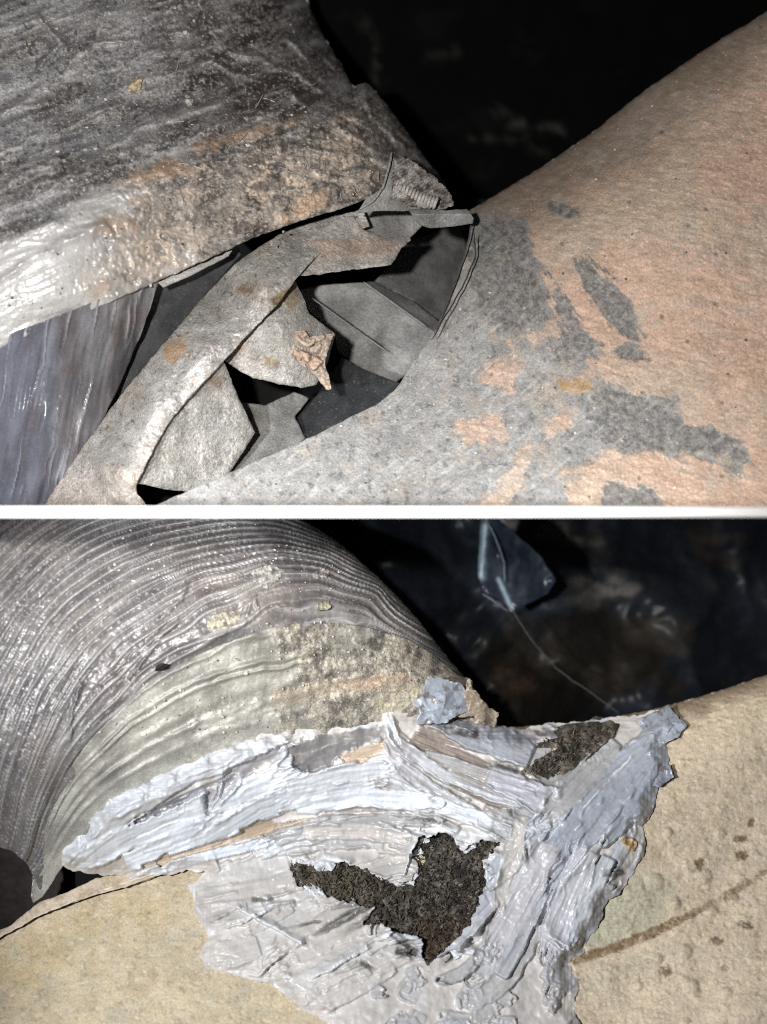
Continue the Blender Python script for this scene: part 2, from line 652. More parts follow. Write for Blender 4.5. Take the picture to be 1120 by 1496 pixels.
def um_look(x, y):
    coat = 1 - pmask(GREY_ZONE, x, y, 2.0, 24, 34, 3, 48)
    for k, p in enumerate(P_TAN):
        coat = np.maximum(coat, (.9 * pmask(p, x, y, 2.5, 20, 24, 40 + k, 50 if k in (0, 5) else 150) * (.9 + .4 * fbm(x, y, 14, 39, 5, .7))))
    dark = np.zeros(x.shape)
    for k, p in enumerate(P_DARK):
        dark = np.maximum(dark, pmask(p, x, y, 2.2, 17, 22, 60 + k, (55, 18, 20, 55, 60, 15, 20, 10, 10)[k]))
    xs0, ys0 = rot(x, y, 40)
    dark = dark * (.85 + .5 * fbm(x, y, 12, 66, 5, .75) + .35 * fbm(xs0 * .25, ys0, 8, 67, 3)).clip(.15, 1)
    coat = coat * (1 - dark)
    xs, ys = rot(x, y, 12)
    st = fbm(xs, ys * 2.6, 30, 11, 4, .6)
    gr = fbm(x, y, 22, 12, 5, .65)
    fine = fbm(x, y, 7, 13, 3, .7)
    peach = mix((.50, .355, .272), (.465, .365, .285), sstep(-.2, .5, fbm(x, y, 130, 14, 3)))
    # a darker grey-brown band along the crest ends on a wavering line
    crest = sstep(95, 30, linedist(U_SIL, x, y) + 28 * fbm(x, y, 90, 15, 4))
    peach = mix(peach, (.27, .215, .17), crest * .85)
    peach = mix(peach, (.37, .33, .28), sstep(.25, .6, fbm(x, y, 60, 77, 4)) * .5)
    pale = sstep(700, 250, x + .3 * (744 - y)) * .6
    grey = mix((.25, .245, .24), (.37, .365, .36), np.clip(pale + .6 * fbm(x, y, 55, 16, 4), 0, 1))
    grey = mix(grey, (.33, .29, .24), sstep(.1, .5, fbm(x, y, 40, 17, 4)) * .5)
    grey = mix(grey, (.10, .10, .10), sstep(.2, .45, fbm(x, y, 14, 18, 5, .75)) * .75)
    grey = mix(grey, (.47, .46, .44), sstep(.3, .5, fbm(x, y, 9, 28, 4, .75)) * .5)
    film = sstep(.12, .45, fbm(x, y, 52, 78, 5, .65)) * sstep(560, 720, x) * .55
    grey = mix(grey, (.40, .325, .255), film)
    peach = mix(peach, (.40, .35, .30), sstep(.15, .5, fbm(xs * .4, ys, 30, 79, 4, .65)) * .45)
    peach = mix(peach, (.27, .25, .235), sstep(.36, .5, fbm(xs * .35, ys, 11, 82, 4, .7)) * .45)
    peach = mix(peach, (.54, .41, .325), sstep(.30, .5, fbm(xs * .5, ys * 1.4, 12, 83, 4, .7)) * .35)
    peach = mix(peach, (.40, .33, .28), sstep(.15, .65, fbm(x, y, 170, 84, 5, .6)) * .5)
    tint = mix(grey, peach, np.clip(coat, 0, 1))
    rimline = sstep(.5, .0, np.abs(coat - .5)) * (coat > .02) * (coat < .98)
    tint = mix(tint, (.14, .12, .10), rimline * .3)
    tint = mix(tint, mix((.10, .098, .094), (.25, .243, .235), sstep(-.35, .35, fbm(x, y, 10, 19, 5, .8))), dark * .9)
    rust = pmask([(815, 556), (862, 556), (860, 570), (818, 572)], x, y, 5, 7, 14, 20)
    tint = mix(tint, (.30, .19, .07), rust * .7)
    pit = sstep(.34, .5, fbm(x, y * 1.6, 11, 21, 3))
    f1, f2, cid = cells(x, y, 38, 22)
    hole = sstep(.10, .05, f1) * (cid > .8)
    tint = mix(tint, (.16, .12, .09), hole * .8)
    lift = coat * (.0016 + .0012 * st - .0014 * pit + .0009 * sstep(.15, .45, fbm(xs * .5, ys * 1.5, 13, 85, 3))) + (1 - coat) * (.0014 * gr + .0010 * ridged(x, y, 16, 23)) + .0007 * fine + .006 * fbm(x, y, 150, 24, 2) - hole * .003
    # faint scrapes running with the fold
    xs2, ys2 = rot(x, y, -38)
    sc = sstep(.48, .6, fbm(xs2 * .12, ys2, 7, 25, 2)) * (1 - coat)
    tint = mix(tint, (.46, .45, .43), sc * .4)
    return lift, tint, .72 - .1 * coat, 0, 1.0


main_u = thing('main_duct', 'grey and peach coated main duct with a torn black opening', 'duct', 800, 744, .2)
um_poly = jag(U_HOLE, 1.6, 3, 16, 3, 1, False).tolist() + jag(U_SIL, 1.5, 4, 12, 8, 1, False)[3:].tolist() + [(1260, 742), (1000, 742), (600, 742)]
sheet('duct_wall', um_poly, um_depth, M_COAT, main_u, 1.8, .012, um_look)

# ---- inside of the main duct seen through the tear
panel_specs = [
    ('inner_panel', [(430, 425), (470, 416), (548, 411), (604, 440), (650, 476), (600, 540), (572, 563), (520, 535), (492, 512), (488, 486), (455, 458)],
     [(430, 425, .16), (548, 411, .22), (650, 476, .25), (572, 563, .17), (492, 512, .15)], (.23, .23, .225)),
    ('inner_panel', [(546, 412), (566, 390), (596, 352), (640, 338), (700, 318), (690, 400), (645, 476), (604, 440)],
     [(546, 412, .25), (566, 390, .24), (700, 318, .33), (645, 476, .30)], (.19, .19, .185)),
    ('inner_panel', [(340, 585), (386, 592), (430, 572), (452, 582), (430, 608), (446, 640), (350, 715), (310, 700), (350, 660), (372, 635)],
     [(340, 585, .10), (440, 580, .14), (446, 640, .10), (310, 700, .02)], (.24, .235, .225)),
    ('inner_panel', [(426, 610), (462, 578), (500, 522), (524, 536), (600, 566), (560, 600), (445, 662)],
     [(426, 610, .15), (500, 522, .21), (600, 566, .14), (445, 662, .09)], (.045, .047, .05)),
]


def plain_look(col, seed, rough=.55, metal=.2, rag=.8):
    def f(x, y):
        n = fbm(x, y, 40, seed, 4)
        s = sstep(.35, .6, fbm(x, y, 12, seed + 1, 4, .7))
        t = mix(np.array(col) * .8, np.array(col) * 1.2, sstep(-.5, .5, n))
        t = mix(t, np.array(col) * .45 + .01, s * .5)
        return .0012 * n, t, rough, metal, rag
    return f


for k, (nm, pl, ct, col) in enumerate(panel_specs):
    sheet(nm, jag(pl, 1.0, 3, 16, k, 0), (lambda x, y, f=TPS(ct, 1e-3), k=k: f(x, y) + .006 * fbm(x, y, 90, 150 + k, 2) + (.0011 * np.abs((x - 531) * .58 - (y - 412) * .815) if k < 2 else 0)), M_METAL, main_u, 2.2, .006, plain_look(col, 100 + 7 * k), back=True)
# bent seams standing on the panels
for k, (a, b, w) in enumerate([((531, 412, .203), (624, 478, .222), 2.4), ((440, 424, .155), (566, 514, .173), 1.2)]):
    tube('seam', [a, b], w, M_METAL, main_u, (.24, .24, .235), (.5, .3, .5))
# black lining behind them
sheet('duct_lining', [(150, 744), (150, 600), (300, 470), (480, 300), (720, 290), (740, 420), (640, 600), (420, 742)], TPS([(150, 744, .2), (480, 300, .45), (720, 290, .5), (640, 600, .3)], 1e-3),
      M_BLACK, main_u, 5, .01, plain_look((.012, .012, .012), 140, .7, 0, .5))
# a curled lip of metal over the corner of the tear
sheet('bent_lip', jag([(596, 306), (620, 304), (650, 307), (682, 305), (692, 318), (690, 326), (660, 331), (628, 333), (612, 328)], .7, 3, 10, 5, 0),
      lambda x, y: .02 + .0004 * (x - 600) + .0009 * np.abs(y - 313), M_METAL, main_u, 1.5, .003, plain_look((.30, .30, .30), 150, .45, .3), back=True)
# dark cut edge of the coat along the tear
tube('torn_edge', [(689, 322, .10), (684, 352, .075), (671, 396, .055), (652, 446, .04), (634, 488, .025)], 1.2, M_FIBRE, main_u, (.10, .095, .09), (.8, 0, 1), wob=1, seed=4)

strand = tag(tube('fibre_strand', [(693, 340, .055), (694, 375, .045), (684, 398, .03), (676, 420, .02), (655, 452, .01), (640, 480, -.005), (630, 497, -.012)], 1.1, M_FIBRE, None, (.05, .04, .035), (.7, 0, 1), wob=2, seed=9),
             'thin dark strand lying along the grey edge of the torn opening', 'strand')

# ---- metal collar
collar = thing('duct_collar', 'bent dusty grey metal collar with torn curling tabs', 'collar', 250, 744, .1)
CB_OUT = [(56, 747), (64, 738), (110, 668), (165, 590), (240, 500), (300, 430), (350, 378), (420, 335), (480, 316), (530, 306)]
CB_IN = [(540, 330), (500, 345), (465, 372), (436, 402), (408, 442), (368, 482), (330, 524), (290, 566), (255, 605), (228, 648), (208, 690), (196, 716), (214, 736), (220, 747)]
RIDGE = [(200, 716), (212, 672), (250, 612), (325, 526), (372, 472), (410, 430), (440, 395)]
cb_t = TPS([(60, 742, -.02), (165, 590, .0), (300, 430, .02), (420, 335, .05), (530, 306, .09), (200, 716, -.09), (250, 612, -.08), (325, 526, -.065), (410, 430, -.035), (440, 400, -.015), (120, 715, -.05), (540, 330, .08), (170, 690, -.105), (225, 600, -.10), (300, 510, -.085), (385, 418, -.05)])


def dusty_metal(x, y, seed, warm=.5):
    base = mix((.50, .48, .45), (.37, .36, .34), sstep(-.4, .4, fbm(x, y, 46, seed, 4)))
    base = mix(base, (.43, .36, .295), warm * sstep(-.1, .5, fbm(x, y, 70, seed + 1, 3)))
    spots = sstep(.36, .5, fbm(x, y, 9, seed + 2, 3, .7))
    base = mix(base, (.16, .14, .12), spots * .75)
    scab = sstep(.42, .5, fbm(x, y * 1.2, 17, seed + 3, 4, .6))
    base = mix(base, (.30, .21, .13), scab * .5)
    lift = .0014 * fbm(x, y, 14, seed + 4, 4, .65) + .0022 * sstep(.3, .5, fbm(x, y, 19, seed + 5, 3)) + .0018 * scab
    return base, lift


def cb_look(x, y):
    t, l = dusty_metal(x, y, 200)
    d = linedist(RIDGE, x, y)
    # bare worn metal along the rolled ridge, its highlight painted in pale
    up = sstep(44, 10, np.abs(d - 24) + 14 * fbm(x, y, 18, 210, 3)) * sstep(400, 470, y) * sstep(690, 610, y)
    worn = up * sstep(-.15, .15, fbm(x, y, 11, 211, 4, .7) + .25 * fbm(x, y, 50, 212, 2))
    t = mix(t, (.70, .69, .68), worn * .85)
    pk = pmask([(240, 505), (262, 495), (274, 510), (252, 532), (238, 524)], x, y, 4, 5, 12, 5)
    t = mix(t, (.44, .31, .215), pk)
    for k, p in enumerate([[(345, 418), (368, 420), (366, 428), (346, 426)], [(395, 440), (420, 418), (428, 440), (400, 452)]]):
        t = mix(t, (.28, .21, .13), pmask(p, x, y, 3, 5, 10, 70 + k))
    low = sstep(650, 730, y) * (1 - worn)
    t = mix(t, (.33, .28, .245), low * .6)
    lift = l + .012 * np.exp(-(d / 13.0) ** 2) + .004 * fbm(x, y, 60, 213, 2)
    return lift + .010 * np.exp(-((d - 20) / 16.0) ** 2), t, .52 - .14 * worn, .15 + .3 * worn, 1.0


sheet('collar_band', np.vstack([jag(CB_OUT, 1.6, 3, 14, 12, 1, False), jag(CB_IN, 1.2, 3, 14, 13, 1, False)]), cb_t, M_METAL, collar, 1.6, .006, cb_look, back=True)


def tab_look(seed, warm, pinks=(), fold=None, foldamp=0, rim=None):
    def f(x, y):
        t, l = dusty_metal(x, y, seed, warm)
        t = mix(t, (.40, .385, .365), .5)
        for k, (p, c) in enumerate(pinks):
            m = pmask(p, x, y, 4, 7, 12, seed + 30 + k)
            t = mix(t, c, m * .8)
            l = l + .002 * m
        if fold:
            d = linedist(fold, x, y)
            l = l + foldamp * np.exp(-(d / 9.0) ** 2)
        if rim:
            l = l - .008 * np.exp(-linedist(rim, x, y) / np.maximum(2.5, 5 + 3 * fbm(x, y, 30, seed + 9, 2)))
        return .7 * l + .007 * fbm(x, y, 80, seed + 8, 2), t, .5, .15, 1.0
    return f


sheet('torn_tab', jag([(198, 706), (212, 668), (252, 606), (288, 566), (326, 524), (348, 580), (373, 632), (350, 668), (328, 700), (314, 716), (290, 720), (240, 714)], 1.6, 3, 14, 21, 0),
      TPS([(200, 706, -.09), (252, 606, -.08), (326, 524, -.06), (373, 632, .02), (314, 716, -.01), (290, 640, -.04)], 1e-3), M_METAL, collar, 1.8, .007,
      tab_look(230, .25, [([(300, 545), (325, 550), (322, 566), (304, 560)], (.27, .2, .13))], [(322, 702), (350, 664), (372, 634)], .003, [(326, 524), (348, 580), (373, 632), (350, 668), (328, 700), (314, 716), (290, 720), (240, 714)]), back=True)
sheet('torn_tab', jag([(322, 522), (352, 488), (400, 440), (428, 404), (440, 428), (452, 458), (472, 474), (490, 487), (478, 530), (462, 562), (440, 566), (404, 560), (370, 552), (338, 534)], 1.6, 3, 14, 22, 0),
      TPS([(322, 522, -.03), (428, 404, .01), (490, 487, .055), (462, 562, .02), (380, 552, -.02), (420, 490, -.035), (390, 520, -.035)], 1e-3), M_METAL, collar, 1.8, .007,
      tab_look(250, .3, [([(408, 428), (428, 415), (440, 440), (420, 455)], (.28, .21, .13)), ([(344, 494), (356, 488), (352, 510), (338, 514)], (.42, .28, .18)),
                         ([(386, 520), (408, 524), (404, 536), (388, 534)], (.26, .2, .12))], [(352, 548), (370, 554), (440, 567)], .003, [(428, 404), (440, 428), (452, 458), (472, 474), (490, 487), (478, 530), (462, 562), (440, 566), (404, 560), (370, 552), (338, 534)]), back=True)
sheet('torn_tab', jag([(424, 404), (436, 366), (462, 338), (500, 314), (514, 316), (530, 334), (560, 347), (598, 344), (600, 350), (584, 366), (572, 387), (520, 393), (470, 400)], 2.6, 3, 14, 23, 0),
      TPS([(424, 404, -.022), (462, 338, .04), (514, 316, .07), (598, 346, .09), (572, 387, .06), (500, 395, .02)], 1e-3), M_METAL, collar, 1.8, .007,
      tab_look(270, .8, [([(440, 350), (560, 350), (590, 352), (570, 372), (450, 378)], (.40, .31, .25))], [(430, 404), (520, 394), (572, 388)], .004, [(530, 334), (560, 347), (598, 344), (600, 350), (584, 366), (572, 387), (520, 393), (470, 400)]), back=True)
sheet('collar_wall', jag([(508, 312), (560, 296), (606, 306), (616, 330), (600, 346), (560, 349), (528, 336)], .6, 3, 12, 24, 0),
      TPS([(508, 312, .13), (606, 306, .16), (600, 346, .15), (528, 336, .12)], 1e-3), M_METAL, collar, 2, .004, plain_look((.25, .245, .24), 290), back=True)
sheet('torn_tab', jag([(262, 728), (272, 716), (268, 730), (300, 722), (270, 744), (236, 744)], .8, 3, 9, 25, 0), lambda x, y: -.10 - .0002 * (y - 700), M_METAL, collar, 2, .004, tab_look(296, .5), back=True)

# crumpled lump stuck on the tip of a tab
lump = thing('sealant_lump', 'crumpled pinkish lump of dried sealant on the curled tab tip', 'sealant lump', 452, 570, 0)


def lump_look(x, y):
    f1, f2, cid = cells(x + 6 * fbm(x, y, 14, 301), y + 6 * fbm(x, y, 14, 302), 19, 303)
    fold = sstep(.0, .35, f2 - f1)
    t = mix((.40, .34, .285), (.47, .345, .265), sstep(.35, .75, cid))
    t = mix(t, (.25, .2, .165), (1 - fold) * .6)
    return .008 * fold + .016 * cid + .008 * ridged(x, y, 24, 305, 2) + .003 * fbm(x, y, 8, 304), t, .6, 0, .8


sheet('crumpled_skin', jag([(418, 498), (430, 484), (446, 482), (452, 492), (488, 487), (478, 515), (474, 530), (480, 548), (484, 569), (470, 556), (460, 543), (444, 536), (426, 522)], 1.5, 2, 8, 31, 0),
      lambda x, y: .000 + .0006 * (x - 450) * .5, M_COAT, lump, 1.2, .012, lump_look, back=True)
tube('curled_edge', [(422, 502, -.02), (432, 515, -.026), (446, 524, -.012), (458, 541, -.006), (470, 556, -.002), (482, 568, 0.004)], 4.0, M_COAT, lump, (.42, .335, .265), (.6, 0, 1), wob=3, seed=14, twist=.25)
tube('curled_edge', [(430, 488, -.02), (440, 500, -.028), (452, 506, -.022), (460, 494, -.015)], 3.4, M_COAT, lump, (.46, .37, .29), (.6, 0, 1), wob=2, seed=15, twist=.25)

# ---- flexible duct upper left
flex_u = thing('flexible_duct', 'dirt crusted flexible duct slipped off its torn metal collar', 'flexible duct', 120, 740, .3)
J_SIL = [(440, -70), (448, 0), (462, 30), (478, 62), (500, 96), (516, 128), (526, 122), (540, 122), (556, 142), (580, 172), (602, 202), (626, 236), (644, 258), (656, 276)]
J_HEM = [(656, 296), (620, 298), (588, 286), (556, 280), (520, 298), (450, 319), (380, 343), (338, 362), (290, 384), (232, 410), (160, 441), (90, 472), (20, 500), (-40, 526), (-110, 560)]
uj_t = TPS([(656, 285, .08), (556, 285, .035), (450, 319, -.01), (340, 362, -.045), (232, 410, -.08), (90, 472, -.13), (-60, 536, -.16),
            (640, 250, .15), (540, 190, .105), (500, 100, .21), (450, 10, .34), (300, 230, -.035), (150, 330, -.135), (0, 380, -.168), (300, 100, .11), (100, 150, .01), (-60, 200, -.05),
            (300, -40, .2), (50, -40, .14), (-100, 0, .1), (420, 240, -.012), (80, 425, -.165), (200, 300, -.10)])


def uj_depth(x, y):
    return uj_t(x, y) + roll(linedist(J_SIL, x, y), 95, .12) + roll(linedist(J_HEM, x, y), 7, .004)


def uj_look(x, y):
    xs, ys = rot(x, y, -20 + 0 * x[0])
    hem = linedist(J_HEM, x, y)
    folds = ridged(xs * .13, ys + 8 * fbm(x, y, 80, 435, 2), 40, 401, 3)
    wide = fbm(xs * .3, ys, 130, 402, 3)
    grit = fbm(x, y, 8, 403, 5, .8)
    patch = fbm(x, y, 75, 404, 5, .6)
    dirt = mix((.06, .053, .052), (.25, .24, .24), sstep(-.35, .45, patch + .5 * fbm(x, y, 18, 418, 5, .7)))
    dirt = mix(dirt, (.055, .04, .038), sstep(-.35, .2, fbm(xs * .35, ys, 60, 405, 5, .6)) * sstep(260, 440, x + .3 * y) * .85)
    dirt = mix(dirt, (.34, .32, .30), sstep(.2, .5, fbm(xs * .3, ys, 26, 419, 5, .7)) * .55)
    blue = sstep(360, 60, x) * sstep(-.5, .3, fbm(xs * .25, ys, 50, 406, 4))
    dirt = mix(dirt, (.30, .30, .32), blue * .75)
    # bare silvery film bottom left by the hem, its glare painted near-white
    bare = sstep(.05, .5, sstep(200, 30, hem) * sstep(330, 60, x - .15 * y) + .35 * fbm(xs * .3, ys, 34, 407, 4))
    dirt = mix(dirt, (.78, .78, .78), bare * .92)
    # mortar crust band near the hem
    band = sstep(0, 1, (1 - np.abs(hem - 62) / 95) * 1.4 + .7 * fbm(x, y, 40, 408, 4, .6)) * sstep(60, 230, x) * sstep(640, 500, x)
    wx, wy = x + 26 * fbm(x, y, 42, 410, 4, .6), y + 26 * fbm(x, y, 42, 411, 4, .6)
    f1, f2, cid = cells(wx * .8, wy * 1.4, 62, 412)
    edge = 1 - (1 - sstep(.0, .14, f2 - f1)) * sstep(-.1, .3, fbm(x, y, 34, 415, 2))
    cid = np.clip(cid * .6 + .4 * (.5 + fbm(wx, wy, 30, 416, 3, .5)), 0, 1)
    crust = mix((.54, .44, .35), (.25, .22, .19), sstep(.15, .85, cid))
    crust = mix(crust, (.17, .15, .13), sstep(0, .4, fbm(x, y, 20, 413, 4, .7)) * .6)
    crust = mix(crust, (.055, .048, .044), (1 - edge) * .8)
    crust = mix(crust, (.06, .053, .05), sstep(.12, .4, fbm(x, y, 48, 434, 4, .6)) * .75)
    tint = mix(dirt, crust, band * .9)
    dirt_c = sstep(.18, .42, fbm(x, y, 7, 436, 4, .75) + .35 * fbm(x, y, 60, 437, 3))
    tint = mix(tint, (.42, .40, .37), dirt_c * .6 * (1 - .6 * bare))
    dirt_d = sstep(.2, .42, fbm(x + 40, y, 9, 438, 4, .75) + .35 * fbm(x, y, 70, 439, 3))
    tint = mix(tint, (.035, .03, .03), dirt_d * .7 * (1 - bare))
    lift = .024 * wide + .014 * folds * (1 - band) + .0011 * grit + .0016 * dirt_c
    for k, (pts, w_, a_) in enumerate([([(-20, 190), (60, 125), (170, 82), (330, 66)], 9, .010), ([(-20, 232), (80, 186), (180, 150), (310, 84)], 7, .009), ([(-20, 330), (100, 255), (200, 190), (320, 150)], 8, .008),
                                       ([(130, 62), (220, 52), (330, 40)], 6, .012), ([(300, 92), (400, 120), (500, 190), (590, 240)], 7, .009), ([(330, 70), (440, 110), (540, 190)], 8, .010), ([(420, 30), (480, 90), (560, 170), (630, 245)], 6, .007),
                                       ([(-20, 420), (60, 370), (150, 330)], 10, .012), ([(-20, 300), (60, 268), (130, 250)], 8, .008), ([(600, 250), (520, 225), (440, 215), (340, 225)], 8, .014), ([(560, 150), (575, 200), (620, 250)], 9, .016), ([(640, 275), (560, 250), (500, 250)], 7, .012), ([(530, 125), (545, 170), (590, 215)], 6, .014), ([(380, 25), (430, 60), (470, 120)], 8, .014), ([(60, 30), (90, 60), (60, 95)], 9, .016)]):
        r_ = np.exp(-(linedist(pts, x + 5 * fbm(x, y, 40, 440 + k), y + 7 * fbm(x, y, 40, 460 + k)) / (.6 * w_)) ** 2) * sstep(-.5, .2, fbm(x, y, 60, 480 + k, 2))
        lift = lift + a_ * r_
        tint = mix(tint, (.36, .35, .35), r_ * .4)
    lift = lift + band * (.004 + .006 * edge + .014 * cid + .006 * ridged(wx, wy, 40, 417, 3) + .002 * fbm(x, y, 12, 414, 3, .6))
    peaches = [([(170, 268), (200, 250), (240, 236), (270, 236), (290, 246), (240, 260), (190, 270)], .95), ([(282, 214), (330, 196), (390, 184), (430, 176), (380, 200), (320, 215), (285, 226)], .7),
               ([(430, 300), (440, 285), (462, 278), (480, 280), (474, 300), (450, 312)], .9), ([(408, 318), (430, 306), (452, 300), (446, 314), (412, 326)], .7),
               ([(190, 285), (215, 290), (210, 302), (192, 300)], .8), ([(140, 318), (190, 312), (210, 330), (170, 346), (140, 338)], .55), ([(125, 420), (150, 405), (165, 420), (140, 440)], .6)]
    for k, (p, a) in enumerate(peaches):
        m = pmask(p, x, y, 6, 10, 16, 420 + k) * a
        tint = mix(tint, (.50, .345, .235), m * (.8 + .4 * fbm(x, y, 9, 433, 3, .7)).clip(0, 1))
        lift = lift + .004 * m
    st = sstep(.34, .5, fbm(xs * .15, ys, 9, 430, 3, .6))
    tint = mix(tint, (.44, .42, .40), st * .3 * (1 - bare))
    fleck = sstep(.36, .5, fbm(x, y, 6, 431, 3, .7) + .25 * fbm(x, y, 50, 432, 3))
    tint = mix(tint, (.52, .49, .45), fleck * .6)
    rough = .50 - .16 * bare - .08 * blue + .25 * band + .12 * dirt_c
    return lift * (1 - .35 * bare), tint, np.clip(rough, .3, .9), .3 * bare, 1.0 - .75 * bare


uj_poly = np.vstack([jag(J_SIL, 2.0, 3, 14, 41, 1, False), jag(J_HEM, 1.8, 3, 15, 42, 1, False), np.array([(-110, -70)])])
sheet('jacket', uj_poly, uj_depth, M_DIRT, flex_u, 1.7, .007, uj_look)


# clear inner film under the hem
def film_look(x, y):
    xs, ys = rot(x, y, 100)
    w = ridged(xs * .07, ys + 6 * fbm(x, y, 90, 450, 2), 44, 451, 3)
    crease = sstep(.76, .97, ridged(xs * .06 + 5, ys + 4 * fbm(x, y, 50, 452, 3), 30, 453, 3))
    n = fbm(xs * .3, ys, 40, 454, 5, .6)
    t = mix((.12, .115, .125), (.25, .245, .26), sstep(-.4, .5, n))
    t = mix(t, (.14, .115, .11), sstep(.05, .5, fbm(x, y, 40, 455, 4)) * .5)
    t = mix(t, (.17, .18, .215), sstep(120, 20, x) * .6)
    t = mix(t, (.50, .49, .50), crease * .55)  # highlight streaks on the creases painted into the tint
    t = mix(t, (.13, .105, .095), sstep(.1, .5, fbm(xs * .25, ys, 24, 456, 4, .65)) * .6)
    return .014 * w + .009 * crease + .003 * n, mix(t, t * np.array([.82, .9, 1.1]), .5 * sstep(190, 40, x)), .22 + .08 * n, 0, .6


sheet('inner_film', jag([(-110, 530), (-20, 500), (60, 470), (150, 435), (236, 398), (226, 430), (205, 490), (176, 560), (150, 612), (112, 672), (62, 744), (-110, 744)], 1.2, 3, 20, 44, 0),
      TPS([(-100, 530, -.165), (60, 470, -.152), (150, 435, -.118), (236, 400, -.06), (176, 560, .01), (62, 744, .03), (-100, 744, -.04), (70, 620, -.09), (20, 560, -.12)]), M_FILM, flex_u, 1.8, .004, film_look)
sheet('liner', jag([(150, 440), (236, 395), (345, 352), (352, 372), (300, 432), (240, 502), (160, 596), (120, 640), (90, 640), (130, 540)], .8, 3, 14, 45, 0),
      TPS([(150, 440, -.02), (350, 362, .03), (300, 432, .05), (160, 596, .05), (90, 640, .06), (230, 410, -.01)], 1e-3), M_FILM, flex_u, 2, .004, plain_look((.075, .075, .08), 460, .45, .1))
sheet('liner', jag([(228, 410), (285, 380), (345, 354), (334, 374), (280, 402), (238, 420)], .8, 3, 10, 46, 0), lambda x, y: uj_depth(x, y) + .012, M_METAL, flex_u, 2, .003, plain_look((.38, .37, .355), 465))


# frayed scrim at the torn end
def fray_look(x, y):
    xs, ys = rot(x, y, 60)
    thr = np.sin(xs * 1.3 + 2 * fbm(x, y, 20, 470)) * .5
    n = fbm(x, y, 18, 471, 4, .7)
    t = mix((.10, .085, .08), (.46, .43, .40), sstep(-.4, .4, n + .3 * thr))
    return .003 * thr + .012 * fbm(x, y, 30, 472, 3) + .006 * ridged(x, y, 22, 473, 3), t, .8, 0, 1.0


sheet('frayed_scrim', jag([(574, 222), (582, 224), (604, 236), (622, 250), (640, 262), (658, 282), (662, 300), (640, 306), (612, 304), (576, 292), (560, 288), (566, 262)], 3, 2.5, 9, 51, 0),
      TPS([(574, 222, .03), (640, 262, .06), (660, 300, .055), (560, 288, .02), (610, 270, .022)], 1e-3), M_FIBRE, flex_u, 1.5, .003, fray_look, back=True)
tube('hem_cord', [(524, 306, .0), (545, 294, -.004), (560, 272, -.004), (566, 250, 0), (572, 222, .01)], 2.0, M_METAL, flex_u, (.26, .25, .24), (.5, .2, 1), wob=1.5, seed=21)
# ribbed plastic tie lying across the fray
t0, t1 = (580, 270), (636, 296)
for k in range(13):
    f = k / 12
    cx = t0[0] + (t1[0] - t0[0]) * f
    cy = t0[1] + (t1[1] - t0[1]) * f + 4 * math.sin(f * 3.1)
    tube('tie_rib', [(cx - 3.5, cy + 9, .022), (cx - 1, cy + 2, .012), (cx + 1, cy - 4, .012), (cx + 3.5, cy - 9, .022)], 2.6, M_METAL, flex_u, (.40, .38, .35), (.6, 0, 1))
sheet('torn_flap', jag([(534, 290), (556, 276), (566, 252), (574, 224), (577, 248), (572, 278), (604, 296), (618, 306), (590, 308), (548, 308), (520, 312)], 1.0, 2.5, 9, 52, 0),
      TPS([(520, 312, .0), (574, 224, .02), (618, 306, .05), (572, 280, .01)], 1e-3), M_METAL, flex_u, 1.6, .003, plain_look((.24, .235, .225), 480, .6, .1), back=True)

# crumbs and flakes
sp = []
for _ in range(420):
    x, y = rnd.uniform(-20, 640), rnd.uniform(10, 480)
    if y < 505 - .36 * x and not (x > 430 and y < 300 - .9 * (640 - x)):
        sp.append((x, y, None, rnd.choice([1.2, 1.4, 1.7, 2.0, 2.6, 3.4])))
X = np.array([s[0] for s in sp])
Y = np.array([s[1] for s in sp])
Z = uj_depth(X, Y) - uj_look(X, Y)[0]
crumbs('dirt_crumbs', [(s[0], s[1], z - .0005, s[3]) for s, z in zip(sp, Z)], M_COAT, flex_u, [(.45, .43, .4), (.3, .28, .26), (.5, .42, .34), (.12, .11, .1), (.55, .53, .5)], rnd)


def flake(name, poly, dfun, lift, col, parent, seed, mat=None, rough=.75):
    def look(x, y):
        n = fbm(x, y, 9, seed, 4, .65)
        return lift + .004 * n, mix(np.array(col) * .45, np.array(col) * 1.2, sstep(-.5, .5, n)), rough, 0, 1.0
    return sheet(name, jag(poly, 4.5, 2, 9, seed, 1), dfun, mat or M_COAT, parent, 1.4, lift + .004, look)


flake('mortar_flake', [(190, 122), (198, 112), (208, 111), (209, 124), (200, 132), (186, 134)], lambda x, y: uj_depth(x, y) - uj_look(x, y)[0], .006, (.55, .44, .30), flex_u, 61)
flake('mortar_flake', [(269, 145), (280, 141), (286, 148), (280, 154), (270, 153)], lambda x, y: uj_depth(x, y) - uj_look(x, y)[0], .004, (.42, .40, .38), flex_u, 62)
flake('mortar_flake', [(148, 218), (158, 214), (165, 222), (158, 232), (149, 230)], lambda x, y: uj_depth(x, y) - uj_look(x, y)[0], .003, (.34, .34, .30), flex_u, 63)
flake('mortar_flake', [(205, 212), (222, 206), (232, 214), (222, 224), (204, 224)], lambda x, y: uj_depth(x, y) - uj_look(x, y)[0], .004, (.38, .36, .37), flex_u, 64)
flake('mortar_flake', [(340, 330), (358, 322), (374, 330), (366, 340), (346, 342)], lambda x, y: uj_depth(x, y) - uj_look(x, y)[0], .005, (.20, .17, .15), flex_u, 65)
sp = []
for _ in range(800):
    x, y = rnd.uniform(300, 1130), rnd.uniform(60, 742)
    sp.append((x, y, rnd.choice([.8, .9, 1.1, 1.3, 1.6, 2.4])))
X, Y = np.array([s[0] for s in sp]), np.array([s[1] for s in sp])
okp = inside_rows  # outline test, one row at a time
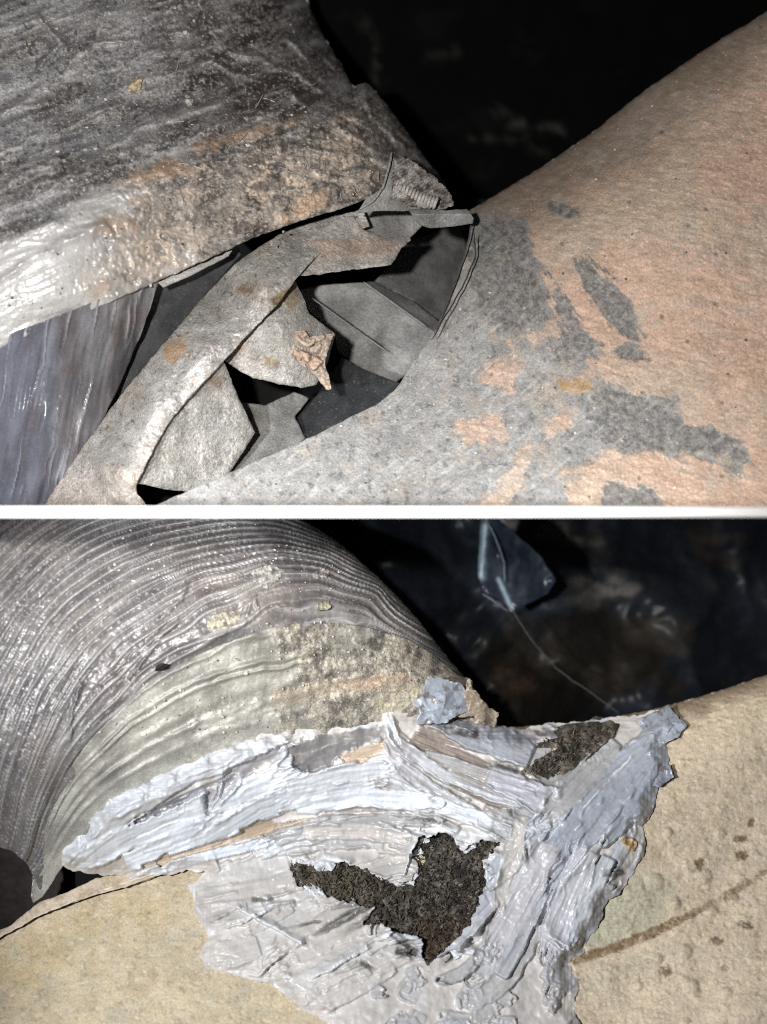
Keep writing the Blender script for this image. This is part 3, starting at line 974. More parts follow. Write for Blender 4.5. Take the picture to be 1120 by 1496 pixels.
Z = um_depth(X, Y) - um_look(X, Y)[0]
sel = [i for i in range(len(sp)) if inside_rows(um_poly, X[i:i + 1], Y[i:i + 1])[0, 0]]
crumbs('dirt_crumbs', [(X[i], Y[i], Z[i], sp[i][2]) for i in sel], M_COAT, main_u, [(.45, .38, .32), (.3, .28, .26), (.5, .38, .29), (.12, .11, .1), (.6, .56, .5)], rnd)


# ---- black plastic far behind
def black_look(seed, dust, amp):
    def f(x, y):
        n = .3 * ridged(x * .8 + 40 * fbm(x, y, 160, seed), y, 190, seed + 1, 3)
        d = sstep(.25, .6, fbm(x, y * 1.3, 90, seed + 2, 4))
        t = mix((.003, .003, .003), dust, d)
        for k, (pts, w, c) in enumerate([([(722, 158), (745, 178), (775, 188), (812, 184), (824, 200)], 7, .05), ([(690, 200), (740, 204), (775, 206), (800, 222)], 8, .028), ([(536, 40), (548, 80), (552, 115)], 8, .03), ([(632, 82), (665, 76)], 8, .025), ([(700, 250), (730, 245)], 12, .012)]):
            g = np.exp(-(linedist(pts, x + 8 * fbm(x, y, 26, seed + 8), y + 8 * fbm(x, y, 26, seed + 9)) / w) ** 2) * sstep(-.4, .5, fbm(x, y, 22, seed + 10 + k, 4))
            t = mix(t, (c, c, c * .95), g)  # crease highlights painted in as pale lines
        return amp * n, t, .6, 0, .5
    return f


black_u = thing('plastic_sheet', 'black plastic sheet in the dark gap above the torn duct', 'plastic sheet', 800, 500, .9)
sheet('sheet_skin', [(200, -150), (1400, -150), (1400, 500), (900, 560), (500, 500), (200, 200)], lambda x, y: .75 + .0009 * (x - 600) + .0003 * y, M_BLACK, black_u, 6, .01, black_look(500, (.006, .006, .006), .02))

# ================================================================== LOWER PLACE: the sealed joint
# ---- main duct
L_SIL = [(640, 1075), (700, 1064), (740, 1062), (800, 1058), (880, 1050), (965, 1033), (1040, 1012), (1100, 992), (1180, 962), (1260, 930)]
lm_t = TPS([(-80, 1395, .01), (20, 1350, .01), (130, 1300, .02), (400, 1205, .06), (600, 1130, .09), (740, 1062, .13), (880, 1052, .13), (1100, 992, .14), (300, 1400, -.08), (100, 1480, -.13),
            (600, 1300, .0), (600, 1480, -.12), (850, 1200, .03), (1000, 1200, .04), (1100, 1480, -.10), (900, 1400, -.04), (1100, 1200, .05), (600, 1590, -.18), (1240, 1590, -.16), (-80, 1590, -.18)])


def lm_depth(x, y):
    return lm_t(x, y) + roll(linedist(L_SIL, x, y), 70, .06)


def lm_look(x, y):
    left = sstep(620, 420, x)
    n = fbm(x, y, 60, 600, 4)
    g = fbm(x, y, 16, 601, 4, .65)
    fine = fbm(x, y, 6, 602, 3, .7)
    t = mix((.53, .435, .315), (.46, .385, .265), left)
    t = mix(t, (.40, .31, .20), sstep(0, .5, n) * .5 * left)
    t = mix(t, (.42, .31, .15), pmask([(0, 1390), (120, 1330), (260, 1300), (240, 1340), (110, 1380), (60, 1440), (-40, 1460)], x, y, 20, 14, 30, 603) * .4)
    t = mix(t, (.52, .45, .36), sstep(.05, .5, fbm(x, y, 28, 604, 3)) * .4)
    t = mix(t, (.38, .345, .27), sstep(.05, .55, fbm(x, y, 48, 605, 4)) * left * .5)
    green = pmask([(870, 1340), (905, 1290), (950, 1270), (985, 1300), (965, 1345), (900, 1380), (850, 1395), (845, 1370)], x, y, 12, 10, 24, 606)
    t = mix(t, (.37, .36, .26), green * .75)
    g2 = pmask([(850, 1430), (960, 1385), (990, 1395), (880, 1450), (840, 1460)], x, y, 14, 8, 20, 607)
    t = mix(t, (.42, .38, .28), g2 * .6)
    crest = sstep(34, 8, linedist(L_SIL, x, y) + 12 * fbm(x, y, 40, 608, 3))
    t = mix(t, (.24, .17, .11), crest * .75)
    pit = sstep(.42, .56, fbm(x, y * 1.5, 12, 609, 3))
    t = mix(t, (.26, .2, .13), pit * .35 * (1 - left))
    f1, f2, cid = cells(x + 5 * g, y + 5 * g, 40, 610)
    knob = sstep(.30, .08, f1) * (cid > .45)
    scar = pmask([(832, 1402), (846, 1394), (900, 1376), (950, 1355), (1000, 1334), (1052, 1308), (1086, 1286), (1130, 1262), (1130, 1270), (1088, 1297), (1074, 1304), (1082, 1312), (1050, 1318), (1000, 1346), (960, 1367), (900, 1391), (862, 1403), (838, 1410)], x, y, 1.6, 3.5, 12, 616)
    scar = scar * (1 - .6 * sstep(980, 1040, x) * sstep(-.25, .25, fbm(x, y, 22, 617, 4, .65))) * (.85 + .5 * fbm(x, y, 10, 618, 4)).clip(0, 1)
    spot = np.zeros(x.shape)
    for cx, cy, rx, ry in [(1023, 1262, 10, 9), (1084, 1226, 11, 6), (1086, 1250, 10, 9), (972, 1418, 12, 7), (1090, 1350, 11, 6), (1046, 1372, 7, 5), (1060, 1412, 6, 4), (936, 1250, 5, 4), (1050, 1375, 8, 5), (1098, 1200, 5, 8)]:
        q = np.hypot((x - cx) / rx, (y - cy) / ry) + .8 * fbm(x, y, 9, 611, 4, .7)
        spot = np.maximum(spot, sstep(1.15, .65, q))
    bump = np.zeros(x.shape)
    for cx, cy, rr in [(1028, 1280, 13), (956, 1288, 14), (1000, 1390, 12), (985, 1320, 10), (1070, 1310, 9), (960, 1400, 9), (1010, 1440, 12), (1060, 1450, 10), (930, 1440, 9), (975, 1215, 8), (1040, 1330, 9)]:
        bump = np.maximum(bump, np.clip(1 - ((x - cx) ** 2 + (y - cy) ** 2) / rr ** 2, 0, 1) ** .6)
    t = mix(t, (.15, .085, .03), scar * .95)
    t = mix(t, (.13, .085, .045), spot * .9)
    chip = sstep(.28, .44, fbm(x * .7, y * 1.6, 10, 619, 4, .7)) * (1 - left)
    t = mix(t, (.25, .2, .145), chip * .45)
    t = mix(t, (.60, .53, .43), sstep(.32, .48, fbm(x * .7 + 60, y * 1.5, 9, 620, 4, .7)) * .5 * (1 - left))
    t = mix(t, (.22, .2, .15), sstep(.3, .46, fbm(x, y, 10, 621, 4, .7)) * .4 * left)
    t = mix(t, (.54, .46, .36), bump * .4)
    xs, ys = rot(x, y, -27)
    low = sstep(1390, 1440, y - .25 * (900 - x)) * (1 - left) * .8
    t = mix(t, (.52, .43, .33), low * sstep(-.2, .4, fbm(xs * .2, ys, 24, 612, 3)) * .5)
    lift = -.0018 * scar - .0012 * chip + .0014 * g * (1 - .4 * left) + .0007 * fine + (.0012 * knob * (1 - left)) + .002 * sstep(.25, .5, fbm(x * .6, y * 1.5, 16, 615, 3)) * (1 - left) + .006 * bump - .003 * spot + .007 * fbm(x, y, 140, 613, 2) - .0018 * pit
    dots = sstep(.44, .56, fbm(x, y, 13, 614, 3)) * left
    t = mix(t, (.24, .21, .15), dots * .5)
    return lift, t, .62, 0, 1.0


main_l = thing('main_duct', 'beige pitted main duct half covered by smeared grey sealant', 'duct', 600, 1500, 0)
L_TOP = [(-110, 1400), (17, 1352), (60, 1330), (130, 1302), (280, 1256), (400, 1212), (520, 1120), (640, 1078)]
lm_poly = np.vstack([jag(L_TOP, .8, 4, 12, 60, 1, False), jag(L_SIL, 1.6, 4, 12, 61, 1, False)[8:], np.array([(1260, 1600), (-110, 1600)])])
sheet('duct_wall', lm_poly, lm_depth, M_BEIGE, main_l, 2.0, .015, lm_look)


def flange_look(x, y):
    n = fbm(x, y, 18, 620, 4, .6)
    t = mix((.50, .42, .33), (.36, .29, .2), sstep(-.3, .5, n))
    return .0015 * n, t, .6, 0, 1.0


sheet('flange', jag([(-60, 1392), (14, 1352), (56, 1318), (100, 1302), (140, 1282), (180, 1276), (236, 1266), (300, 1238), (340, 1216), (372, 1192), (404, 1204), (404, 1222), (340, 1238), (250, 1272), (180, 1296), (120, 1312), (60, 1336), (17, 1360), (-60, 1402)], 1.5, 3, 14, 62, 0),
      lambda x, y: lm_depth(x, y) - .022, M_BEIGE, main_l, 1.8, .012, flange_look)
tube('flange_edge', [(0, 1366, .0), (60, 1333, -.005), (130, 1307, -.005), (230, 1273, 0), (330, 1238, .02)], 2.4, M_BEIGE, main_l, (.55, .46, .36), (.5, 0, 1), wob=2, seed=62)


# ---- flexible duct: ribbed jacket and the sleeve below its seam
arcs = {0.0: [(60, 1290), (95, 1240), (150, 1182), (210, 1142), (300, 1106), (420, 1070), (560, 1036), (640, 1040), (725, 1056)],
        1.0: [(40, 1255), (62, 1190), (130, 1080), (200, 1015), (300, 950), (380, 920), (440, 908), (520, 912), (590, 930), (650, 965)],
        2.0: [(-20, 1250), (17, 1130), (60, 1020), (120, 930), (200, 868), (290, 826), (400, 806), (480, 818), (560, 856), (620, 905)],
        3.0: [(-30, 1060), (17, 960), (60, 890), (120, 838), (200, 798), (290, 776), (380, 768), (450, 782), (520, 814), (570, 850)],
        4.0: [(-30, 900), (17, 850), (60, 805), (120, 770), (200, 745), (300, 728), (400, 732), (470, 765)]}
vt = TPS([(x, y, v) for v, a in arcs.items() for x, y in a], 1e-3)
lj_t = TPS([(60, 1290, -.02), (150, 1180, -.07), (300, 1105, -.06), (420, 1070, -.02), (560, 1036, .03), (690, 1050, .09),
            (130, 1080, -.13), (300, 950, -.12), (440, 910, -.06), (560, 920, .02), (650, 965, .07),
            (17, 1130, -.15), (60, 950, -.15), (200, 860, -.09), (400, 800, -.01), (560, 850, .07), (100, 780, -.06), (300, 765, .03), (420, 760, .09), (-80, 1000, -.16), (-80, 760, -.08), (20, 1240, -.05), (520, 800, .10)])
LJ_SIL = [(395, 715), (405, 735), (436, 755), (470, 776), (505, 800), (540, 832), (568, 858), (594, 886), (614, 908), (632, 932), (652, 958), (674, 984), (692, 1002)]


def lj_depth(x, y):
    return lj_t(x, y) + roll(linedist(LJ_SIL, x, y), 85, .11)


def lj_look(x, y):
    v = vt(x, y)
    warp = .028 * fbm(x, y, 110, 640, 2) + .010 * fbm(x, y, 30, 641, 2)
    ph = (v + warp) * 4.6
    saw = ph - np.floor(ph)
    along = x * .55 - y * .45
    rib = np.exp(-((saw - .5) / .18) ** 2)
    ph2 = (v + .6 * warp + .01 * fbm(x, y, 14, 657, 2)) * 13.0
    sv = v * 240 + 12 * fbm(x, y, 110, 658, 2)
    rib2 = sstep(.70, .92, ridged(along * .10, sv, 34, 659, 2)) * (1 - .7 * sstep(1.9, 2.5, v))
    top = sstep(1.9, 2.6, v)
    right = sstep(330, 470, x) * sstep(1.1, 1.5, v)
    strength = np.clip(top * (1 - .75 * sstep(160, 20, x)) + .7 * right + .12, 0, 1) * (.55 + .7 * fbm(x, y, 60, 656, 3) + .3)
    # long wrinkles of the film running along the rings
    along = x * .55 - y * .45
    wr = ridged(along * .14, v * 75 + 14 * fbm(x, y, 70, 642, 3), 26, 643, 3)
    wr2 = ridged(along * .34 + 9 * fbm(x, y, 60, 655, 3), v * 95 + 22 * fbm(x, y, 60, 644, 3), 38, 645, 3)
    left = sstep(330, 60, x)
    n = fbm(x, y, 70, 646, 4)
    grit = fbm(x, y, 7, 647, 3, .7)
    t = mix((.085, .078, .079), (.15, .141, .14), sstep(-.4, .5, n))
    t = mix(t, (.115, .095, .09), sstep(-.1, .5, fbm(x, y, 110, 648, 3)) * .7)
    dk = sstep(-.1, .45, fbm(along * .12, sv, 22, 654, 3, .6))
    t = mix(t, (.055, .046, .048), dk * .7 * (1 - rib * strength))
    t = mix(t, (.36, .355, .35), np.clip(rib * strength * .7 + rib2 * .45, 0, .9))  # highlights on rib crests and streaks painted in pale
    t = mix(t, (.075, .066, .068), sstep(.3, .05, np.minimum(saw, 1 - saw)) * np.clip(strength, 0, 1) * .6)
    fine_s = sstep(.30, .46, fbm(along * .10, sv * 1.0, 7, 653, 3, .6))
    t = mix(t, (.46, .45, .445), fine_s * .42)  # thin highlight streaks painted along the rings
    t = mix(t, (.26, .22, .185), sstep(.2, .6, fbm(along * .3, v * 120, 40, 649, 4)) * .3)
    t = mix(t, (.40, .385, .37), sstep(.36, .5, fbm(along * .25, v * 150, 12, 650, 4, .65)) * .35)
    t = mix(t, (.05, .045, .045), sstep(1180, 1260, y) * sstep(120, 30, x) * .5)
    fl = sstep(.45, .55, fbm(x, y, 6, 651, 3, .7))
    t = mix(t, (.46, .45, .43), fl * .4)
    lift = rib * strength * .0085 + .005 * rib2 + .0015 * fine_s + .0016 * wr + .002 * wr2 * (1 - .6 * top) + .0009 * grit + .004 * n
    # crossing creases pressed into the film
    for k, (pts, a) in enumerate([([(190, 990), (235, 930), (262, 905)], .012), ([(200, 985), (250, 950), (330, 925)], .009), ([(150, 1000), (215, 945), (268, 862)], .008), ([(230, 900), (265, 878), (272, 852)], .01), ([(102, 1080), (104, 1040), (118, 1000)], .012),
                                  ([(376, 892), (372, 870), (355, 912)], .008)]):
        lift = lift + .55 * a * np.exp(-(linedist(pts, x + 3 * fbm(x, y, 15, 660 + k), y) / 2.6) ** 2)
    gl = sstep(.2, .6, n) * .08
    return lift, t, .40 + .14 * sstep(0, .4, n) - gl, 0, .5


flex_l = thing('flexible_duct', 'ribbed grey flexible duct with an olive sleeve sealed onto its joint', 'flexible duct', 120, 1300, .1)
J2 = [(-130, 700), (-130, 1225), (-40, 1228), (17, 1242), (40, 1262), (58, 1300), (84, 1270), (88, 1210), (102, 1172), (156, 1096), (222, 1034), (318, 968), (392, 936), (440, 926), (520, 930), (586, 948), (640, 980)]
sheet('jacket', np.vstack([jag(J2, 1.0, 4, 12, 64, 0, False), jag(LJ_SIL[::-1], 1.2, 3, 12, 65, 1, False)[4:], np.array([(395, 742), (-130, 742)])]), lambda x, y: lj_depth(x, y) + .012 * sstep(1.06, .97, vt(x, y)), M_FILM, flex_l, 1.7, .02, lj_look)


def sleeve_look(x, y):
    v = vt(x, y)
    n = fbm(x, y, 60, 670, 4)
    grit = fbm(x, y, 7, 671, 4, .75)
    crust = sstep(.2, .8, sstep(340, 470, x) * .8 + .6 * fbm(x, y, 60, 672, 4))
    t = mix((.31, .30, .265), (.20, .192, .172), sstep(-.4, .5, n))
    t = mix(t, (.34, .33, .295), sstep(0, .5, fbm(x * .3 + y * .3, v * 160, 30, 673, 3)) * .5 * (1 - crust))
    cr = mix((.36, .325, .265), (.10, .09, .078), sstep(-.25, .35, fbm(x, y, 30, 674, 5, .7)))
    t = mix(t, cr, crust * .9)
    for k, (p, c, a) in enumerate([([(400, 1010), (470, 996), (560, 985), (620, 985), (600, 1010), (500, 1010), (420, 1032), (392, 1030)], (.31, .26, .20), .75),
                                   ([(495, 1000), (540, 990), (600, 984), (560, 1002), (520, 1006)], (.42, .30, .21), .7),
                                   ([(540, 1030), (580, 1000), (620, 1005), (600, 1035), (560, 1040)], (.38, .34, .25), .7),
                                   ([(520, 930), (560, 935), (560, 950), (520, 946)], (.07, .06, .055), .8), ([(480, 985), (530, 970), (560, 960), (520, 985)], (.12, .1, .09), .7)]):
        t = mix(t, c, pmask(p, x, y, 5, 9, 18, 680 + k) * a)
    spark = sstep(.38, .5, fbm(x, y, 5, 675, 3, .75)) * crust
    t = mix(t, (.50, .48, .43), spark * .6)
    lift = .0016 * grit * (.3 + crust) + .009 * n * .6 + crust * .008 * ridged(x + 8 * fbm(x, y, 20, 676), y, 34, 677, 4)
    keep = 1 - crust * .7
    for c, w, a in ((.985, .018, .006), (.80, .024, .010), (.735, .018, .011), (.57, .05, .006), (.42, .04, .008), (.24, .04, .005)):
        vv = v + .035 * fbm(x, y, 90, 678, 3) + .012 * fbm(x, y, 25, 679, 2)
        lift = lift + keep * a * np.exp(-((vv - c) / w) ** 2) * (1 if c > .9 else (.4 + .6 * sstep(-.3, .2, fbm(x + 300 * c, y, 90, 690, 2))))
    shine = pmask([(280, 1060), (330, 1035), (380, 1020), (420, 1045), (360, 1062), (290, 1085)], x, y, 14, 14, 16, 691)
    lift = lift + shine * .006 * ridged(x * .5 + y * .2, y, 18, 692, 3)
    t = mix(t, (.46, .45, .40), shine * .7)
    return lift, t, .50 - .16 * shine - .08 * (1 - crust), .05, .5 + .5 * crust


SL = [(44, 1322), (50, 1260), (62, 1190), (92, 1138), (130, 1080), (200, 1015), (250, 980), (300, 950), (380, 920), (440, 908), (520, 912), (590, 930), (634, 955), (668, 986), (690, 992), (690, 1005), (712, 1030), (728, 1048), (724, 1062), (690, 1062), (640, 1056), (560, 1050), (420, 1086), (300, 1122), (210, 1158), (150, 1198), (95, 1258), (66, 1306)]
sheet('sleeve', jag(SL, 1.2, 3, 14, 66, 1), lambda x, y: lj_depth(x, y) - .003 + roll(linedist([(44, 1322), (62, 1190), (100, 1130)], x, y), 40, .04), M_METAL, flex_l, 1.7, .012, sleeve_look)


def on_jacket(x, y):
    return lj_depth(x, y) - lj_look(x, y)[0]


flake('mortar_flake', [(300, 912), (312, 896), (335, 892), (354, 894), (348, 910), (325, 920), (308, 922)], on_jacket, .001, (.33, .305, .235), flex_l, 71)
flake('mortar_flake', [(366, 836), (384, 824), (408, 826), (418, 838), (404, 852), (384, 860), (372, 850)], on_jacket, .001, (.33, .315, .285), flex_l, 72)
flake('mortar_flake', [(462, 880), (484, 874), (480, 890), (464, 892)], on_jacket, .002, (.34, .31, .22), flex_l, 73)
flake('mortar_flake', [(455, 835), (480, 830), (484, 842), (458, 844)], on_jacket, .002, (.36, .33, .30), flex_l, 74)
sheet('puncture', [(228, 972), (236, 968), (248, 970), (246, 976), (234, 980), (226, 980)], lambda x, y: on_jacket(x, y) - .003, M_BLACK, flex_l, 1.5, .002, plain_look((.01, .01, .01), 695))

sp = []
for _ in range(500):
    x, y = rnd.uniform(-20, 690), rnd.uniform(760, 1080)
    v = float(vt(np.array(x), np.array(y)))
    if .1 < v < 3.6 and y > 760 + (x - 420) * .95:
        sp.append((x, y, rnd.choice([1, 1.2, 1.4, 1.8, 2.4])))
X, Y = np.array([s[0] for s in sp]), np.array([s[1] for s in sp])
Z = np.where(vt(X, Y) < 1, lj_depth(X, Y) - .006 - sleeve_look(X, Y)[0], on_jacket(X, Y)) - .0005
crumbs('dirt_crumbs', [(s[0], s[1], z, s[2]) for s, z in zip(sp, Z)], M_COAT, flex_l, [(.45, .43, .4), (.5, .48, .44), (.4, .35, .28), (.2, .18, .16)], rnd)

# ---- dark fibrous insulation showing through the sealant
HOLE1 = [(427, 1266), (440, 1257), (464, 1269), (484, 1262), (504, 1257), (546, 1275), (569, 1289), (600, 1287), (613, 1266), (600, 1252), (606, 1234), (617, 1222), (653, 1216), (666, 1228), (679, 1241), (701, 1227), (732, 1229), (706, 1256), (717, 1283), (701, 1309), (688, 1349), (657, 1380), (640, 1396), (626, 1408),
         (614, 1394), (617, 1371), (573, 1360), (560, 1348), (531, 1349), (546, 1325), (502, 1315), (453, 1301), (433, 1290)]
HOLE2 = [(766, 1125), (800, 1138), (832, 1116), (848, 1098), (880, 1079), (890, 1064), (860, 1056), (846, 1068), (828, 1071), (798, 1081), (796, 1092), (822, 1091), (786, 1110)]


def fibre_look(x, y):
    n = fbm(x, y, 16, 700, 4, .7)
    r = ridged(x + 6 * n, y, 13, 701, 4)
    t = mix((.045, .039, .032), (.18, .15, .115), sstep(-.3, .5, n))
    t = mix(t, (.02, .018, .016), sstep(.1, .5, fbm(x, y, 36, 702, 4)) * .7)
    t = mix(t, (.085, .05, .028), pmask([(604, 1345), (650, 1338), (692, 1346), (640, 1404), (615, 1398)], x, y, 6, 9, 16, 703) * .75)
    t = mix(t, (.12, .095, .06), pmask([(430, 1262), (500, 1268), (560, 1290), (540, 1330), (450, 1296)], x, y, 6, 10, 18, 704) * .55)
    t = mix(t, (.33, .31, .28), sstep(.36, .48, fbm(x, y, 12, 705, 4, .7)) * .7)
    deep = sstep(0, .5, fbm(x, y, 45, 706, 3))
    return .004 * n + .005 * r - .003 * deep, t, .85, 0, 1.0


def fibres(name, poly, dfun, count, parent, seed):
    r = random.Random(seed)
    xs = [p[0] for p in poly]
    ys = [p[1] for p in poly]
    V, F, T = [], [], []
    cols = [(.05, .042, .034), (.08, .066, .05), (.02, .017, .014), (.14, .12, .095), (.035, .03, .024), (.02, .017, .014)]
    n = 0
    while n < count:
        x, y = r.uniform(min(xs), max(xs)), r.uniform(min(ys), max(ys))
        if not inside_rows(poly, np.array([x]), np.array([y]))[0, 0]:
            continue
        n += 1
        a = r.uniform(0, 6.28)
        L = r.uniform(3, 10)
        bend = r.uniform(-1.5, 1.5)
        w = r.uniform(.4, .8)
        z = float(dfun(np.array([x]), np.array([y]))[0]) - r.uniform(.0, .003)
        b = len(V)
        c = r.choice(cols)
        for k in range(4):
            q = k / 3
            wz = w * (1 if k < 3 else .3)
            V.append(world_xyz(np.array(x - math.sin(a) * wz), np.array(y + math.cos(a) * wz), z - .003 * math.sin(q * 3.1)))
            V.append(world_xyz(np.array(x + math.sin(a) * wz), np.array(y - math.cos(a) * wz), z - .003 * math.sin(q * 3.1) + .0012))
            T += [c, c]
            x += math.cos(a) * L / 3
            y += math.sin(a) * L / 3
            a += bend / 3
        for k in range(3):
            F.append((b + 2 * k, b + 2 * k + 1, b + 2 * k + 3, b + 2 * k + 2))
    o = link_mesh(name, np.array(V), [np.array(F)], M_FIBRE, parent, np.array(T), np.tile([.7, 0, .5], (len(V), 1)), False)
    o['kind'] = 'stuff'
    return o


def grow(poly, k):
    c = np.mean(poly, 0)
    return [tuple(c + (np.array(p) - c) * (1 + k / max(20, np.linalg.norm(np.array(p) - c)))) for p in poly]


ins1 = thing('insulation_patch', 'large dark brown fibrous insulation patch bared in the middle of the sealant', 'insulation', 600, 1410, 0)
ins2 = thing('insulation_patch', 'small black crumbly insulation patch near the upper edge of the sealant', 'insulation', 825, 1138, .05)
for ins, hole, cnt, sd in ((ins1, HOLE1, 1700, 5), (ins2, HOLE2, 260, 6)):
    g = jag(grow(hole, 16), 2, 3, 10, sd, 0)
    f = (lambda x, y: lm_depth(x, y) - .010) if sd == 5 else (lambda x, y: lm_depth(x, y) - .012)
    sheet('matted_wool', g, f, M_FIBRE, ins, 1.7, .006, fibre_look)
    fibres('loose_fibres', grow(hole, 3), lambda x, y: f(x, y) - fibre_look(x, y)[0], cnt, ins, sd)

# ---- the sealant: trowel strokes laid one over the other on a height map
RX0, RY0, RX1, RY1 = 50, 950, 1040, 1580
gx, gy = np.meshgrid(np.arange(RX0, RX1, dtype=float), np.arange(RY0, RY1, dtype=float))
H = .006 + .003 * fbm(gx, gy, 40, 800, 3)
TINT = np.zeros(gx.shape + (3,))
TINT[:] = (.43, .405, .385)
GL = np.full(gx.shape, .42)
srnd = random.Random(21)


def stroke(pts, w, thick=.008, edge=.004, tint=None, streak=.0025, alpha=1.0, seed=None, rough=None, taper=.25, end=.004, bare=.12):
    """one pull of the trowel along a polyline, half width w: streaked bed, raised lips at the sides, a lump where it stops"""
    seed = srnd.randrange(9999) if seed is None else seed
    xs = [p[0] for p in pts]
    ys = [p[1] for p in pts]
    m = w * 1.6 + 8
    x0, x1 = int(max(0, min(xs) - m - RX0)), int(min(gx.shape[1], max(xs) + m - RX0))
    y0, y1 = int(max(0, min(ys) - m - RY0)), int(min(gx.shape[0], max(ys) + m - RY0))
    if x1 - x0 < 3 or y1 - y0 < 3:
        return
    X, Y = gx[y0:y1, x0:x1], gy[y0:y1, x0:x1]
    best = np.full(X.shape, 1e9)
    T = np.zeros(X.shape)
    S = np.zeros(X.shape)
    run = 0.0
    for (ax, ay), (bx, by) in zip(pts[:-1], pts[1:]):
        dx, dy = bx - ax, by - ay
        L = math.hypot(dx, dy) + 1e-6
        t = ((X - ax) * dx + (Y - ay) * dy) / (L * L)
        tc = np.clip(t, 0, 1)
        d = np.hypot(X - ax - tc * dx, Y - ay - tc * dy)
        side = ((X - ax) * dy - (Y - ay) * dx) / L
        b = d < best
        best = np.where(b, d, best)
        T = np.where(b, run + tc * L, T)
        S = np.where(b, np.sign(side) * d, S)
        run += L
    u = T / run
    ww = w * (1 - taper * np.abs(2 * u - 1) ** 3) * (1 + .22 * fbm(T, np.sign(S) * 40, 26, seed, 3))
    n = S / ww
    a = alpha * sstep(1.02, .93, np.abs(n)) * sstep(0, .02, u)
    # a broken, dragged-out tail
    tail = u + .10 * fbm(S * 4, T * .25, 14, seed + 1, 3)
    a = a * sstep(1.0, .93, tail)
    st = fbm(S, T * .05, 5.0, seed + 2, 3, .7) + .5 * fbm(S, T * .03, 13, seed + 3, 2)
    new = thick + .7 * streak * st + .0006 * fbm(X, Y, 24, seed + 4, 3)
    rx = slice(y0, y1), slice(x0, x1)
    H[rx] = H[rx] * (1 - a) + (.22 * H[rx] + .78 * .006 + new - .004) * a
    lip = np.exp(-((np.abs(S) - ww + 1.5) / 2.6) ** 2) * sstep(-.05, .4, fbm(T, np.sign(S) * 70, 45, seed + 5, 3)) * sstep(0, .05, u) * sstep(1.02, .95, tail)
    H[rx] += .75 * edge * lip * alpha
    H[rx] += end * np.exp(-((tail - .95) / .03) ** 2) * sstep(1.0, .8, np.abs(n)) * alpha
    if tint is not None:
        f = 1 + .10 * st
        c = np.array(tint)[None, None] * f[..., None]
        thin_c = (sstep(.05, -.55, st + .35 * fbm(X, Y, 30, seed + 8, 3)) * bare)[..., None]
        c = c * (1 - thin_c) + np.array((.17, .14, .115)) * thin_c
        ac = (a * .9)[..., None]
        TINT[rx] = TINT[rx] * (1 - ac) + c * ac
    if rough is not None:
        GL[rx] = GL[rx] * (1 - a) + rough * a


def ridge(pts, w, h, tint=(.66, .68, .71), seed=0):
    xs = [p[0] for p in pts]
    ys = [p[1] for p in pts]
    m = 5 * w + 6
    x0, x1 = int(max(0, min(xs) - m - RX0)), int(min(gx.shape[1], max(xs) + m - RX0))
    y0, y1 = int(max(0, min(ys) - m - RY0)), int(min(gx.shape[0], max(ys) + m - RY0))
    rx = slice(y0, y1), slice(x0, x1)
    X, Y = gx[rx], gy[rx]
    wx, wy = X + 3 * fbm(X, Y, 22, seed, 3), Y + 3 * fbm(X, Y, 22, seed + 1, 3)
    d = linedist(pts, wx, wy)
    (ax, ay), (bx, by) = pts[0], pts[-1]
    side = (wx - ax) * (by - ay) - (wy - ay) * (bx - ax)
    ends = np.minimum(np.hypot(wx - ax, wy - ay), np.hypot(wx - bx, wy - by))
    f = np.where(side > 0, np.exp(-(d / (1.9 * w)) ** 2), np.exp(-(d / (.45 * w)) ** 2)) * sstep(-.7, 0, fbm(X, Y, 34, seed + 2, 2)) * sstep(0, 18, ends)
    H[rx] += .75 * h * f
    TINT[rx] = TINT[rx] * (1 - .7 * f[..., None]) + np.array(tint) * .7 * f[..., None]
    GL[rx] -= .08 * f


WHITE, COOL, GREY, WARM, TAUPE, BLUE = (.54, .57, .62), (.42, .435, .465), (.315, .315, .32), (.45, .42, .395), (.16, .13, .112), (.28, .305, .35)  # WHITE: cool glare on grey paste, put into the colour
guides = [[(92, 1258), (200, 1182), (330, 1132), (450, 1098), (560, 1072)], [(170, 1285), (300, 1225), (420, 1182), (560, 1160), (700, 1190)],
          [(560, 1045), (600, 1110), (680, 1152), (770, 1190)], [(620, 1062), (690, 1092), (780, 1125)], [(575, 1130), (650, 1185), (740, 1222)],
          [(965, 1050), (900, 1120), (820, 1220), (760, 1320), (700, 1430)], [(905, 1280), (860, 1360), (820, 1450)], [(985, 1045), (960, 1140), (900, 1270)],
          [(285, 1300), (360, 1280), (430, 1255)], [(310, 1405), (440, 1350), (560, 1300)], [(400, 1450), (520, 1380), (600, 1340)], [(500, 1480), (600, 1440), (680, 1420)]]
gm = []
for g in guides:
    for (ax, ay), (bx, by) in zip(g[:-1], g[1:]):
        gm.append(((ax + bx) / 2, (ay + by) / 2, math.atan2(by - ay, bx - ax)))


def flow(x, y):
    sx = sy = 0
    for mx_, my_, a in gm:
        w = 1 / (60 + (x - mx_) ** 2 + (y - my_) ** 2) ** 1.5
        sx += w * math.cos(2 * a)
        sy += w * math.sin(2 * a)
    return math.atan2(sy, sx) / 2


